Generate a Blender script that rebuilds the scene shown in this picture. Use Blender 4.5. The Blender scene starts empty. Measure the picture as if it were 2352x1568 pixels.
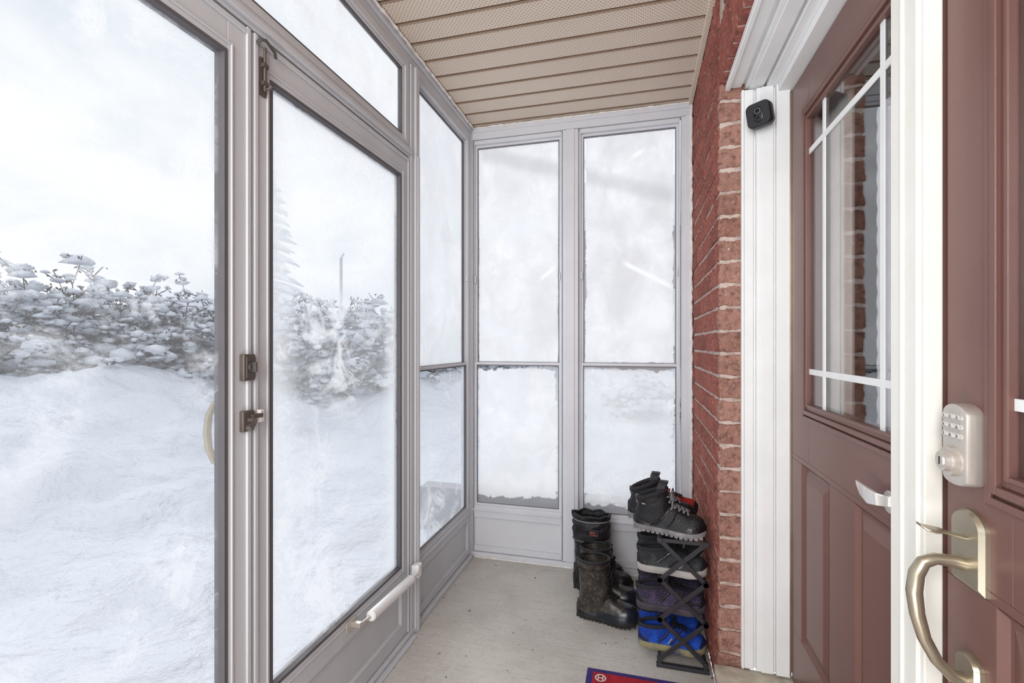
import bpy, bmesh, math, random
from mathutils import Vector, Matrix, noise, Euler
random.seed(7)
sc = bpy.context.scene
COL = sc.collection

# ------------------------------------------------------------------ helpers
def lin(r, g, b):
    def f(c):
        c /= 255.0
        return c / 12.92 if c <= 0.04045 else ((c + 0.055) / 1.055) ** 2.4
    return (f(r), f(g), f(b), 1.0)

class G:
    """tiny node graph helper"""
    def __init__(s, nt):
        s.nt = nt
    def n(s, t, **kw):
        nd = s.nt.nodes.new(t)
        for k, v in kw.items():
            setattr(nd, k, v)
        return nd
    def set(s, sock, v):
        if isinstance(v, bpy.types.NodeSocket):
            s.nt.links.new(v, sock)
        else:
            sock.default_value = v
    def m(s, op, a, b=0.0, c=None, clamp=False):
        nd = s.n('ShaderNodeMath', operation=op, use_clamp=clamp)
        s.set(nd.inputs[0], a); s.set(nd.inputs[1], b)
        if c is not None: s.set(nd.inputs[2], c)
        return nd.outputs[0]
    def ss(s, v, lo, hi):
        nd = s.n('ShaderNodeMapRange', interpolation_type='SMOOTHSTEP')
        s.set(nd.inputs[0], v); nd.inputs[1].default_value = lo; nd.inputs[2].default_value = hi
        return nd.outputs[0]
    def mix(s, f, a, b):
        nd = s.n('ShaderNodeMix', data_type='RGBA')
        s.set(nd.inputs[0], f); s.set(nd.inputs[6], a); s.set(nd.inputs[7], b)
        return nd.outputs[2]
    def noise(s, vec, scale, detail=4, rough=0.55, dist=0.0):
        nd = s.n('ShaderNodeTexNoise')
        s.set(nd.inputs['Vector'], vec)
        nd.inputs['Scale'].default_value = scale; nd.inputs['Detail'].default_value = detail
        nd.inputs['Roughness'].default_value = rough; nd.inputs['Distortion'].default_value = dist
        return nd.outputs[0]
    def mapv(s, vec, scale):
        nd = s.n('ShaderNodeMapping'); s.set(nd.inputs[0], vec); nd.inputs['Scale'].default_value = scale
        return nd.outputs[0]

def newmat(name):
    m = bpy.data.materials.new(name); m.use_nodes = True
    nt = m.node_tree
    for n in list(nt.nodes): nt.nodes.remove(n)
    g = G(nt); out = g.n('ShaderNodeOutputMaterial')
    return m, g, out

def mat(name, c, rough=0.5, metal=0.0, c2=None, ns=8.0, amt=0.5, bump=0.0, bs=60.0, stretch=(1,1,1), spec=0.5, world=False):
    m, g, out = newmat(name)
    tc = g.n('ShaderNodeTexCoord') if not world else g.n('ShaderNodeNewGeometry')
    vec = tc.outputs['Object'] if not world else tc.outputs['Position']
    vec = g.mapv(vec, stretch)
    p = g.n('ShaderNodeBsdfPrincipled')
    if c2 is None: c2 = tuple(x * 0.82 for x in c[:3]) + (1,)
    f = g.ss(g.noise(vec, ns, 5), 0.35, 0.7)
    f = g.m('MULTIPLY', f, amt)
    g.set(p.inputs['Base Color'], g.mix(f, c, c2))
    p.inputs['Roughness'].default_value = rough; p.inputs['Metallic'].default_value = metal
    p.inputs['Specular IOR Level'].default_value = spec
    if bump > 0:
        b = g.n('ShaderNodeBump'); b.inputs['Strength'].default_value = bump; b.inputs['Distance'].default_value = 0.004
        g.set(b.inputs['Height'], g.noise(vec, bs, 4)); g.set(p.inputs['Normal'], b.outputs[0])
    g.set(out.inputs[0], p.outputs[0])
    return m

class MB:
    def __init__(s): s.bm = bmesh.new(); s.mi = 0
    def face(s, vs):
        try:
            f = s.bm.faces.new(vs); f.material_index = s.mi; return f
        except ValueError: return None
    def box(s, x0, x1, y0, y1, z0, z1):
        if x0 > x1: x0, x1 = x1, x0
        if y0 > y1: y0, y1 = y1, y0
        v = [s.bm.verts.new(p) for p in ((x0,y0,z0),(x1,y0,z0),(x1,y1,z0),(x0,y1,z0),(x0,y0,z1),(x1,y0,z1),(x1,y1,z1),(x0,y1,z1))]
        for q in ((0,3,2,1),(4,5,6,7),(0,1,5,4),(1,2,6,5),(2,3,7,6),(3,0,4,7)): s.face([v[i] for i in q])
    def loft(s, rings, cap=True, closed=True, loop=False):
        R = [[s.bm.verts.new(p) for p in r] for r in rings]
        n = len(R[0]); m = len(R)
        for i in range(m if loop else m - 1):
            a, b = R[i], R[(i + 1) % m]
            for j in range(n if closed else n - 1):
                k = (j + 1) % n; s.face([a[j], a[k], b[k], b[j]])
        if cap and not loop:
            s.face(list(reversed(R[0]))); s.face(R[-1])
    def tube(s, pts, r, n=8, loop=False, flat=1.0):
        pts = [Vector(p) for p in pts]; m = len(pts)
        rs = r if isinstance(r, (list, tuple)) else [r] * m
        rings = []; up = None
        for i, p in enumerate(pts):
            if loop: t = (pts[(i + 1) % m] - pts[i - 1]).normalized()
            else: t = (pts[min(i + 1, m - 1)] - pts[max(i - 1, 0)]).normalized()
            if up is None:
                up = Vector((0, 0, 1)) if abs(t.z) < 0.9 else Vector((1, 0, 0))
            up = (up - t * up.dot(t)).normalized()
            sd = t.cross(up).normalized()
            rings.append([p + (sd * math.cos(2*math.pi*k/n) + up * math.sin(2*math.pi*k/n) * flat) * rs[i] for k in range(n)])
        s.loft(rings, loop=loop)
    def bar(s, p0, p1, w, t, nrm):
        p0, p1, nrm = Vector(p0), Vector(p1), Vector(nrm).normalized()
        d = (p1 - p0).normalized(); sd = d.cross(nrm).normalized() * w / 2; q = nrm * t / 2
        s.loft([[p + sd + q, p - sd + q, p - sd - q, p + sd - q] for p in (p0, p1)])
    def disc(s, c, axis, r, t, n=24, r2=None):
        c, axis = Vector(c), Vector(axis).normalized(); r2 = r if r2 is None else r2
        up = Vector((0,0,1)) if abs(axis.z) < 0.9 else Vector((1,0,0))
        sd = axis.cross(up).normalized(); up = sd.cross(axis).normalized()
        s.loft([[c + axis * k + (sd*math.cos(2*math.pi*i/n) + up*math.sin(2*math.pi*i/n)) * rr for i in range(n)] for k, rr in ((0, r), (t, r2))])
    def obj(s, name, mats, parent=None, org=None, smooth=False, bevel=0.0, local=False, ang=35, seg=1, sub=0, remesh=0, sm=0):
        bmesh.ops.recalc_face_normals(s.bm, faces=s.bm.faces[:])
        o3 = Vector(org) if org is not None else (parent_world(parent) if parent is not None and not local else Vector((0,0,0)))
        if o3.length > 0: bmesh.ops.translate(s.bm, verts=s.bm.verts[:], vec=-o3)
        me = bpy.data.meshes.new(name); s.bm.to_mesh(me); s.bm.free()
        for m in (mats if isinstance(mats, (list, tuple)) else [mats]): me.materials.append(m)
        ob = bpy.data.objects.new(name, me); COL.objects.link(ob)
        if parent is not None:
            ob.parent = parent
            if org is not None: ob.location = o3 - parent_world(parent)
        elif org is not None: ob.location = o3
        if remesh:
            md = ob.modifiers.new('r', 'REMESH'); md.mode = 'VOXEL'; md.voxel_size = remesh; md.use_smooth_shade = True
            if sm:
                md = ob.modifiers.new('s', 'SMOOTH'); md.iterations = sm; md.factor = 0.5
            dg = bpy.context.evaluated_depsgraph_get(); dg.update()
            me2 = bpy.data.meshes.new_from_object(ob.evaluated_get(dg))
            ob.modifiers.clear(); ob.data = me2
            if not me2.materials:
                for m in (mats if isinstance(mats, (list, tuple)) else [mats]): me2.materials.append(m)
            me = me2
        if bevel:
            md = ob.modifiers.new('b', 'BEVEL'); md.width = bevel; md.segments = seg; md.limit_method = 'ANGLE'; md.angle_limit = math.radians(40)
        if smooth:
            me.polygons.foreach_set('use_smooth', [True] * len(me.polygons))
            if not remesh and not sub: me.set_sharp_from_angle(angle=math.radians(ang))
        return ob

def parent_world(p):
    v = Vector((0,0,0))
    while p is not None:
        v += p.location; p = p.parent
    return v

def tag(o, label=None, cat=None, kind=None, group=None):
    if label: o['label'] = label
    if cat: o['category'] = cat
    if kind: o['kind'] = kind
    if group: o['group'] = group
    return o

def top(name, label, cat, loc=(0,0,0), kind=None, group=None):
    e = bpy.data.objects.new(name, None); e.empty_display_size = 0.05; e.location = loc
    COL.objects.link(e); return tag(e, label, cat, kind, group)

def sub_empty(name, parent, loc, label=None):
    e = bpy.data.objects.new(name, None); e.empty_display_size = 0.02; COL.objects.link(e)
    e.parent = parent; e.location = Vector(loc) - parent_world(parent)
    if label: e['label'] = label
    return e

def bx(mb, pl, a0, a1, z0, z1, d0, d1):
    if pl == 'X': mb.box(d0, d1, a0, a1, z0, z1)
    else: mb.box(a0, a1, d0, d1, z0, z1)
def fr(mb, pl, a0, a1, z0, z1, w, d0, d1, wt=None, wb=None):
    wt = w if wt is None else wt; wb = w if wb is None else wb
    bx(mb, pl, a0, a0 + w, z0, z1, d0, d1); bx(mb, pl, a1 - w, a1, z0, z1, d0, d1)
    bx(mb, pl, a0 + w, a1 - w, z1 - wt, z1, d0, d1); bx(mb, pl, a0 + w, a1 - w, z0, z0 + wb, d0, d1)

def text_mesh(txt, size, extr=0.0004):
    cu = bpy.data.curves.new('t', 'FONT'); cu.body = txt; cu.size = size; cu.extrude = extr
    cu.align_x = 'CENTER'; cu.align_y = 'CENTER'
    o = bpy.data.objects.new('t', cu); COL.objects.link(o)
    dg = bpy.context.evaluated_depsgraph_get(); dg.update()
    me = bpy.data.meshes.new_from_object(o.evaluated_get(dg))
    bpy.data.objects.remove(o); return me

def copy_tree(o, parent=None):
    c = o.copy()
    COL.objects.link(c)
    if parent is not None:
        c.parent = parent; c.matrix_parent_inverse = o.matrix_parent_inverse.copy()
    for ch in o.children: copy_tree(ch, c)
    return c

# ------------------------------------------------------------------ materials
M_frame = mat('painted_aluminium', lin(202,204,208), 0.42, 0.0, lin(184,186,191), 3, 0.5, 0.05, 200, (1,1,0.3))
M_frame2 = mat('painted_aluminium_light', lin(218,220,225), 0.42, 0.0, lin(201,203,209), 3, 0.5, 0.05, 200)
M_gasket = mat('rubber_gasket', lin(94,91,94), 0.6)
M_gasket2 = mat('grey_gasket', lin(126,125,129), 0.6)
M_white = mat('white_painted_wood', lin(240,241,241), 0.45, 0, lin(223,223,223), 5, 0.4, 0.06, 90)
M_cream = mat('cream_painted_wood', lin(238,237,231), 0.5, 0, lin(222,219,209), 4, 0.4, 0.06, 90)
M_caulk = mat('white_caulk', lin(240,238,236), 0.7, 0, lin(200,195,190), 20, 0.6, 0.5, 90)
M_brown = mat('brown_door_paint', lin(120,87,80), 0.34, 0, lin(106,75,69), 2.5, 0.5, 0.06, 160)
M_brass = mat('satin_brass', lin(188,179,160), 0.34, 0.8, lin(160,150,130), 10, 0.5)
M_nickel = mat('satin_nickel', lin(212,205,197), 0.36, 0.6, lin(190,183,175), 10, 0.5)
M_silver = mat('polished_silver', lin(232,230,226), 0.25, 0.6)
M_bronze = mat('dull_bronze', lin(116,106,100), 0.5, 0.5, lin(88,79,74), 14, 0.6)
M_darkmetal = mat('dark_steel', lin(100,95,93), 0.48, 0.5)
M_black = mat('black_plastic', lin(36,37,40), 0.4)
M_blackgl = mat('black_gloss', lin(14,15,18), 0.12)
M_rackp = mat('charcoal_plastic', lin(58,58,63), 0.38, 0, lin(44,44,49), 12, 0.5)
M_curtain = mat('curtain_cloth', lin(236,232,228), 0.9, 0, lin(204,198,194), 6, 0.5, 0.2, 80)
M_lace_c = mat('white_lace_cloth', lin(246,247,250), 0.9, 0, lin(226,228,232), 30, 0.5, 0.3, 120)
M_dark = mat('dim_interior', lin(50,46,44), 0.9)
M_concrete = mat('concrete_sill', lin(206,198,182), 0.85, 0, lin(160,150,134), 14, 0.8, 0.5, 60)

# floor
def floor_mat():
    m, g, out = newmat('brushed_concrete_floor')
    pos = g.n('ShaderNodeNewGeometry').outputs['Position']
    p = g.n('ShaderNodeBsdfPrincipled')
    base = g.mix(g.ss(g.noise(pos, 3.0, 7, 0.65, 0.2), 0.35, 0.7), lin(208,204,198), lin(190,186,179))
    st = g.ss(g.noise(g.mapv(pos, (2.5, 55, 1)), 2.4, 7, 0.72, 0.3), 0.46, 0.72)
    base = g.mix(g.m('MULTIPLY', st, 0.42), base, lin(158,151,142))
    gr = g.ss(g.noise(pos, 60, 5, 0.7), 0.48, 0.75)
    base = g.mix(g.m('MULTIPLY', gr, 0.35), base, lin(142,136,128))
    sc_ = g.ss(g.noise(pos, 8, 7, 0.75, 0.8), 0.58, 0.72)
    base = g.mix(g.m('MULTIPLY', sc_, 0.3), base, lin(138,132,126))
    sp = g.ss(g.noise(pos, 26, 3, 0.6), 0.685, 0.71)
    base = g.mix(g.m('MULTIPLY', sp, 0.85), base, lin(84,76,68))
    g.set(p.inputs['Base Color'], base); p.inputs['Roughness'].default_value = 0.6
    b = g.n('ShaderNodeBump'); b.inputs['Strength'].default_value = 0.25; b.inputs['Distance'].default_value = 0.003
    g.set(b.inputs['Height'], g.noise(g.mapv(pos, (8, 90, 1)), 3, 4)); g.set(p.inputs['Normal'], b.outputs[0])
    g.set(out.inputs[0], p.outputs[0]); return m
M_floor = floor_mat()

def soffit_mat():
    m, g, out = newmat('perforated_soffit')
    pos = g.n('ShaderNodeNewGeometry').outputs['Position']
    sp = g.n('ShaderNodeSeparateXYZ'); g.set(sp.inputs[0], pos)
    P = 0.0165; PY = 0.125 / 7
    def dots(ox, oy):
        u = g.m('SUBTRACT', g.m('FRACT', g.m('ADD', g.m('DIVIDE', sp.outputs[0], P), ox + 100.0)), 0.5)
        v = g.m('SUBTRACT', g.m('FRACT', g.m('ADD', g.m('DIVIDE', sp.outputs[1], PY), oy + 100.0)), 0.5)
        u = g.m('MULTIPLY', u, P); v = g.m('MULTIPLY', v, PY)
        d = g.m('SQRT', g.m('ADD', g.m('MULTIPLY', u, u), g.m('MULTIPLY', v, v)))
        return g.ss(d, 0.0027, 0.0016)
    D = g.m('MAXIMUM', dots(0, 0), dots(0.5, 0.5))
    p = g.n('ShaderNodeBsdfPrincipled')
    base = g.mix(g.noise(pos, 2.0, 3), lin(224,211,196), lin(212,198,182))
    g.set(p.inputs['Base Color'], g.mix(g.m('MULTIPLY', D, 0.88), base, lin(116,92,74)))
    p.inputs['Roughness'].default_value = 0.5
    g.set(out.inputs[0], p.outputs[0]); return m
M_soffit = soffit_mat()
M_seam = mat('soffit_seam', lin(156,134,116), 0.6)

def brick_mat(name, c1, c2, c3):
    m, g, out = newmat(name)
    pos = g.n('ShaderNodeNewGeometry').outputs['Position']
    at = g.n('ShaderNodeAttribute', attribute_name='bcol')
    p = g.n('ShaderNodeBsdfPrincipled')
    base = g.mix(at.outputs['Fac'], c1, c2)
    base = g.mix(g.m('MULTIPLY', g.ss(g.noise(pos, 40, 8, 0.78), 0.47, 0.64), 0.8), base, c3)
    lt = g.ss(g.noise(pos, 85, 6, 0.75), 0.54, 0.64)
    base = g.mix(g.m('MULTIPLY', lt, 0.6), base, lin(216,184,170))
    g.set(p.inputs['Base Color'], base); p.inputs['Roughness'].default_value = 0.95
    b = g.n('ShaderNodeBump'); b.inputs['Strength'].default_value = 1.0; b.inputs['Distance'].default_value = 0.010
    g.set(b.inputs['Height'], g.noise(pos, 70, 8, 0.75)); g.set(p.inputs['Normal'], b.outputs[0])
    g.set(out.inputs[0], p.outputs[0]); return m
M_brick = brick_mat('red_brick', lin(188,112,97), lin(162,92,80), lin(114,68,61))
M_brick2 = brick_mat('rough_brick', lin(204,158,142), lin(182,134,119), lin(124,88,80))
M_mortar = mat('mortar', lin(206,190,181), 0.95, 0, lin(164,143,134), 30, 0.8, 0.5, 90, world=True)

def snow_mat():
    m, g, out = newmat('snow')
    pos = g.n('ShaderNodeNewGeometry').outputs['Position']
    p = g.n('ShaderNodeBsdfPrincipled')
    g.set(p.inputs['Base Color'], g.mix(g.noise(pos, 1.4, 5), lin(238,241,247), lin(217,224,235)))
    p.inputs['Roughness'].default_value = 0.85; p.inputs['Specular IOR Level'].default_value = 0.1
    b = g.n('ShaderNodeBump'); b.inputs['Strength'].default_value = 1.0; b.inputs['Distance'].default_value = 0.20
    g.set(b.inputs['Height'], g.noise(pos, 2.4, 9, 0.56, 0.0)); g.set(p.inputs['Normal'], b.outputs[0])
    g.set(out.inputs[0], p.outputs[0]); return m
M_snow = snow_mat()
M_twig = mat('dark_twigs', lin(62,50,52), 0.9, 0, lin(42,42,46), 9, 0.8)

def frosty(name, ax, a0, a1, z0, z1, haze=0.3, amp=0.4, border=0.012, jag=0.03, botgap=0.0, scale=5.0, refl=0.02, thr=(0.45, 0.62), bump=0.3, streak=None, diff=0.15, halo=0.0, tint=0.0):
    m, g, out = newmat(name)
    geo = g.n('ShaderNodeNewGeometry'); pos = geo.outputs['Position']
    sp = g.n('ShaderNodeSeparateXYZ'); g.set(sp.inputs[0], pos)
    A = sp.outputs[0] if ax == 'x' else sp.outputs[1]; Z = sp.outputs[2]
    ds = g.m('MINIMUM', g.m('SUBTRACT', A, a0), g.m('SUBTRACT', a1, A))
    ds = g.m('MINIMUM', ds, g.m('SUBTRACT', z1, Z))
    d = g.m('MINIMUM', ds, g.m('SUBTRACT', Z, z0 + botgap))
    nj = g.m('MULTIPLY', g.m('SUBTRACT', g.noise(pos, 7, 9, 0.7, 0.6), 0.5), jag * 2)
    edge = g.ss(g.m('ADD', d, nj), border, border + 0.004)
    n1 = g.ss(g.noise(pos, scale, 12, 0.76, 0.5), thr[0], thr[1])
    n2 = g.ss(g.noise(pos, 2.0, 4, 0.5, 0.5), 0.40, 0.65)
    h = g.m('ADD', haze, g.m('MULTIPLY', n1, g.m('MULTIPLY', n2, amp)))
    if halo:
        h = g.m('ADD', h, g.m('MULTIPLY', g.ss(g.m('ADD', ds, g.m('MULTIPLY', nj, 2.0)), 0.14, 0.0), halo))
    h = g.m('MULTIPLY', h, g.m('ADD', g.m('MULTIPLY', edge, 0.85), 0.15))
    h = g.m('MINIMUM', h, 0.97)
    tr = g.n('ShaderNodeBsdfTransparent'); tr.inputs[0].default_value = (0.98, 0.985, 0.99, 1)
    tl = g.n('ShaderNodeBsdfTranslucent')
    colf = g.mix(n1, (0.94,0.945,0.955,1), (0.985,0.985,0.99,1))
    if tint:
        tf = g.ss(g.noise(g.mapv(pos, (1, 1, 0.7)), 5.0, 9, 0.66, 0.3), 0.36, 0.68)
        colf = g.mix(g.m('MULTIPLY', tf, tint), colf, (0.72,0.705,0.705,1))
    if streak:  # soft diagonal shading band and bright streaks painted into the frost colour
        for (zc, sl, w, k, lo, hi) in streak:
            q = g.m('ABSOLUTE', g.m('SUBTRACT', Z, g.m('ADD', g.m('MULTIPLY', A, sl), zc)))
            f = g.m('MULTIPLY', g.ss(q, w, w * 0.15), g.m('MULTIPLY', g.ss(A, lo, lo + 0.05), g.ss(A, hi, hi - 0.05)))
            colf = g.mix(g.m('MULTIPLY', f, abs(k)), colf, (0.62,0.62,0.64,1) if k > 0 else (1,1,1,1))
    g.set(tl.inputs[0], colf)
    df = g.n('ShaderNodeBsdfDiffuse'); df.inputs[0].default_value = (0.95,0.95,0.96,1)
    bm = g.n('ShaderNodeBump'); bm.inputs['Strength'].default_value = bump; bm.inputs['Distance'].default_value = 0.004
    g.set(bm.inputs['Height'], g.noise(pos, scale*4, 6, 0.7, 0.8)); g.set(tl.inputs['Normal'], bm.outputs[0])
    f = g.n('ShaderNodeMixShader'); f.inputs[0].default_value = diff
    g.set(f.inputs[1], tl.outputs[0]); g.set(f.inputs[2], df.outputs[0])
    x = g.n('ShaderNodeMixShader'); g.set(x.inputs[0], h); g.set(x.inputs[1], tr.outputs[0]); g.set(x.inputs[2], f.outputs[0])
    last = x
    if refl > 0:
        gl = g.n('ShaderNodeBsdfGlossy'); gl.inputs['Roughness'].default_value = 0.25
        y = g.n('ShaderNodeMixShader'); y.inputs[0].default_value = refl
        g.set(y.inputs[1], x.outputs[0]); g.set(y.inputs[2], gl.outputs[0]); last = y
    g.set(out.inputs[0], last.outputs[0]); return m

def door_glass_mat():
    m, g, out = newmat('door_glass')
    tr = g.n('ShaderNodeBsdfTransparent'); tr.inputs[0].default_value = (0.93, 0.93, 0.93, 1)
    gl = g.n('ShaderNodeBsdfGlossy'); gl.inputs['Roughness'].default_value = 0.012; gl.inputs[0].default_value = (0.85,0.86,0.87,1)
    lw = g.n('ShaderNodeLayerWeight'); lw.inputs[0].default_value = 0.3
    x = g.n('ShaderNodeMixShader')
    g.set(x.inputs[0], g.m('ADD', g.m('MULTIPLY', lw.outputs['Facing'], 0.24), 0.08)); g.set(x.inputs[1], tr.outputs[0]); g.set(x.inputs[2], gl.outputs[0])
    g.set(out.inputs[0], x.outputs[0]); return m
M_dglass = door_glass_mat()

# ------------------------------------------------------------------ dimensions
XL = -0.922; XB = 0.264; YF = 2.60; ZC = 2.44

# ------------------------------------------------------------------ floor, ceiling
mb = MB(); mb.box(-0.99, XB - 0.0, -1.2, 2.68, -0.08, 0.0)
tag(mb.obj('floor', M_floor, org=(0,0,0)), 'worn grey concrete porch floor with scattered debris', 'floor', 'structure')
mb = MB()
y = 1.674 - 0.125 * 22
prof = [(-1.2, ZC)]
while y < 2.64:
    if y > -1.15:
        prof += [(y - 0.007, ZC), (y - 0.006, ZC + 0.010), (y + 0.005, ZC + 0.010), (y + 0.006, ZC - 0.003), (y + 0.012, ZC)]
    y += 0.125
prof.append((2.68, ZC))
x0, x1 = -0.99, 0.30
R = [[mb.bm.verts.new((x, p[0], p[1])) for p in prof] for x in (x0, x1)]
for j in range(len(prof) - 1):
    f = mb.bm.faces.new([R[0][j], R[0][j+1], R[1][j+1], R[1][j]])
    if prof[j][1] != ZC or prof[j+1][1] != ZC: f.material_index = 1
mb.box(x0, x1, -1.2, 2.68, ZC + 0.02, ZC + 0.06)
tag(mb.obj('ceiling', [M_soffit, M_seam], org=(0,0,ZC)), 'beige perforated aluminium soffit panel ceiling', 'ceiling', 'structure')

# ------------------------------------------------------------------ brick wall
cols = []
def brick(mb, x0, x1, y0, y1, z0, z1, step=0.015, amp=0.0016, seed=0, ystep=None):
    nx = max(2, round((x1-x0)/step)); ny = max(2, round((y1-y0)/(ystep or step))); nz = max(2, round((z1-z0)/step))
    idx = {}
    def V(i, j, k):
        key = (i, j, k)
        if key in idx: return idx[key]
        p = Vector((x0+(x1-x0)*i/nx, y0+(y1-y0)*j/ny, z0+(z1-z0)*k/nz))
        e = (i in (0, nx)) + (j in (0, ny)) + (k in (0, nz))
        if e >= 2:
            q = Vector((0.002 if i == 0 else (-0.002 if i == nx else 0), 0.002 if j == 0 else (-0.002 if j == ny else 0), 0.002 if k == 0 else (-0.002 if k == nz else 0)))
            p += q
        w = p + Vector((seed*3.1, seed*1.7, 0))
        p = p + noise.noise_vector(w * 90) * amp * 0.8 + noise.noise_vector(w * 28) * amp
        v = mb.bm.verts.new(p); idx[key] = v; return v
    cnt = 0
    for i in range(nx):
        for j in range(ny):
            mb.face([V(i,j,0), V(i,j+1,0), V(i+1,j+1,0), V(i+1,j,0)]); mb.face([V(i,j,nz), V(i+1,j,nz), V(i+1,j+1,nz), V(i,j+1,nz)]); cnt += 2
    for i in range(nx):
        for k in range(nz):
            mb.face([V(i,0,k), V(i+1,0,k), V(i+1,0,k+1), V(i,0,k+1)]); mb.face([V(i,ny,k), V(i,ny,k+1), V(i+1,ny,k+1), V(i+1,ny,k)]); cnt += 2
    for j in range(ny):
        for k in range(nz):
            mb.face([V(0,j,k), V(0,j,k+1), V(0,j+1,k+1), V(0,j+1,k)]); mb.face([V(nx,j,k), V(nx,j+1,k), V(nx,j+1,k+1), V(nx,j,k+1)]); cnt += 2
    cols.append((cnt, random.random()))
mb = MB()
mb.mi = 0
ROW = 0.0785; BH = 0.0700; z = 0.0; row = 0
YP = 1.77
while z < 2.43:
    zt = min(z + BH, 2.437)
    y = YP; first = True
    if zt - z > 0.02:
        while y < 2.64:
            Ln = 0.20 if not (first and row % 2) else 0.095
            y2 = min(y + Ln, 2.655)
            if y2 - y > 0.02:
                off = random.uniform(-0.002, 0.0015)
                brick(mb, XB + off, XB + 0.088, y + (random.uniform(-.003,.003) if first else 0), y2, z + 0.004, zt + 0.004, step=0.0075 if first else 0.012, ystep=0.012, amp=0.0052 if first else 0.0030, seed=row)
            y += Ln + 0.009; first = False
    z += ROW; row += 1
# soldier course above the doors
y = YP - 0.003
while y > -1.0:
    y2 = y - 0.070
    brick(mb, XB + random.uniform(-.002,.002), XB + 0.085, y2, y, 2.095, 2.095 + 0.2, step=0.010 if y > 0.9 else 0.02, amp=0.0042, seed=int(y*50))
    y -= 0.077
z = 2.303
r2 = 0
while z < 2.42:
    y = YP - (0.0 if r2 % 2 else 0.1)
    while y > -1.0:
        brick(mb, XB, XB + 0.085, y - 0.2, y, z, min(z + BH, 2.437), amp=0.002, seed=r2)
        y -= 0.208
    z += ROW; r2 += 1
mb.bm.faces.ensure_lookup_table(); mb.bm.normal_update()
for f in mb.bm.faces:
    c = f.calc_center_median()
    if c.y < YP + 0.008 and c.z < 2.09: f.material_index = 1
mb.mi = 2
mb.box(XB + 0.005, XB + 0.10, YP + 0.006, 2.66, 0.0, 2.44)
mb.box(XB + 0.005, XB + 0.10, -1.2, YP + 0.006, 2.10, 2.44)
mb.box(XB, 0.52, -1.2, 0.05, 0.0, 2.44)
ob = mb.obj('wall_right', [M_brick, M_brick2, M_mortar], org=(XB, YP, 0))
ca = ob.data.attributes.new('bcol', 'FLOAT', 'FACE')
vals = []
for n_, c_ in cols: vals += [c_] * n_
vals += [0.5] * (len(ob.data.polygons) - len(vals))
ca.data.foreach_set('value', vals[:len(ob.data.polygons)])
tag(ob, 'red clay brick porch wall with rough-faced pier edge', 'brick wall', 'structure')

# soffit edge trim along brick
mb = MB(); mb.box(XB - 0.018, XB - 0.002, -1.2, 2.58, ZC - 0.022, ZC - 0.002); mb.box(XB - 0.022, XB - 0.002, -1.2, 2.58, ZC - 0.006, ZC - 0.002)
tag(mb.obj('trim_1', M_soffit, org=(XB, 0, ZC), bevel=0.001), 'beige soffit channel trim above brick', 'trim', 'structure')

# ------------------------------------------------------------------ house door surround
mb = MB()
for xa, xb_, yy in ((0.333, 0.341, 1.748), (0.341, 0.370, 1.752), (0.370, 0.378, 1.762), (0.378, 0.392, 1.746), (0.392, 0.428, 1.742), (0.428, 0.436, 1.754), (0.436, 0.478, 1.738)):
    mb.box(xa, xb_, yy, 1.768, 0.125, 2.06)
mb.box(0.358, 0.56, 1.768, 1.86, 0.125, 2.09)
tag(mb.obj('trim_2', M_white, org=(0.4, 1.75, 0.12), bevel=0.0015), 'white painted wooden door jamb with stepped moulding', 'door jamb', 'structure')
mb = MB()
for xa, xb_, zz in ((0.286, 0.300, 2.070), (0.300, 0.336, 2.078), (0.336, 0.346, 2.088), (0.346, 0.358, 2.070), (0.358, 0.400, 2.064), (0.400, 0.408, 2.076), (0.408, 0.44, 2.058), (0.44, 0.56, 2.036)):
    mb.box(xa, xb_, 0.05, 1.768, zz, 2.092)
mb.box(0.37, 0.56, 0.05, 1.86, 2.092, 2.44)
tag(mb.obj('trim_3', M_white, org=(0.4, 1.0, 2.06), bevel=0.0015), 'white painted wooden door header with stepped moulding', 'door header', 'structure')
mb = MB()
mb.box(0.447, 0.478, 0.945, 1.03, 0.125, 2.034); mb.box(0.452, 0.478, 0.932, 0.945, 0.125, 2.034); mb.box(0.443, 0.449, 0.985, 0.99, 0.125, 2.034)
tag(mb.obj('trim_4', M_cream, org=(0.46, 0.98, 0.125), bevel=0.002, seg=2), 'cream white painted post between the entry doors', 'door post', 'structure')
mb = MB(); mb.box(XB + 0.002, 0.56, 0.05, 1.766, 0.0, 0.085); mb.box(XB - 0.015, 0.56, 0.05, 1.764, 0.085, 0.118)
ob = mb.obj('trim_5', M_concrete, org=(0.4, 1, 0), bevel=0.004, seg=2)
tag(ob, 'weathered concrete door sill step', 'door sill', 'structure')

# interior of the house seen through glass
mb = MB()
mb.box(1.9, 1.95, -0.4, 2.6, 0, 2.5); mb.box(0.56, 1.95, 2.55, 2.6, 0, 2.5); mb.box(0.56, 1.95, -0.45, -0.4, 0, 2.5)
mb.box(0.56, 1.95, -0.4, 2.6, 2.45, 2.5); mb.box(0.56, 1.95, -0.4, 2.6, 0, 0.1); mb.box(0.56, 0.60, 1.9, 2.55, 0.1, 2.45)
tag(mb.obj('wall_hallway', M_dark, org=(1.9, 1, 0)), 'dim hallway walls behind the entry doors', 'interior wall', 'structure')
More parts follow.
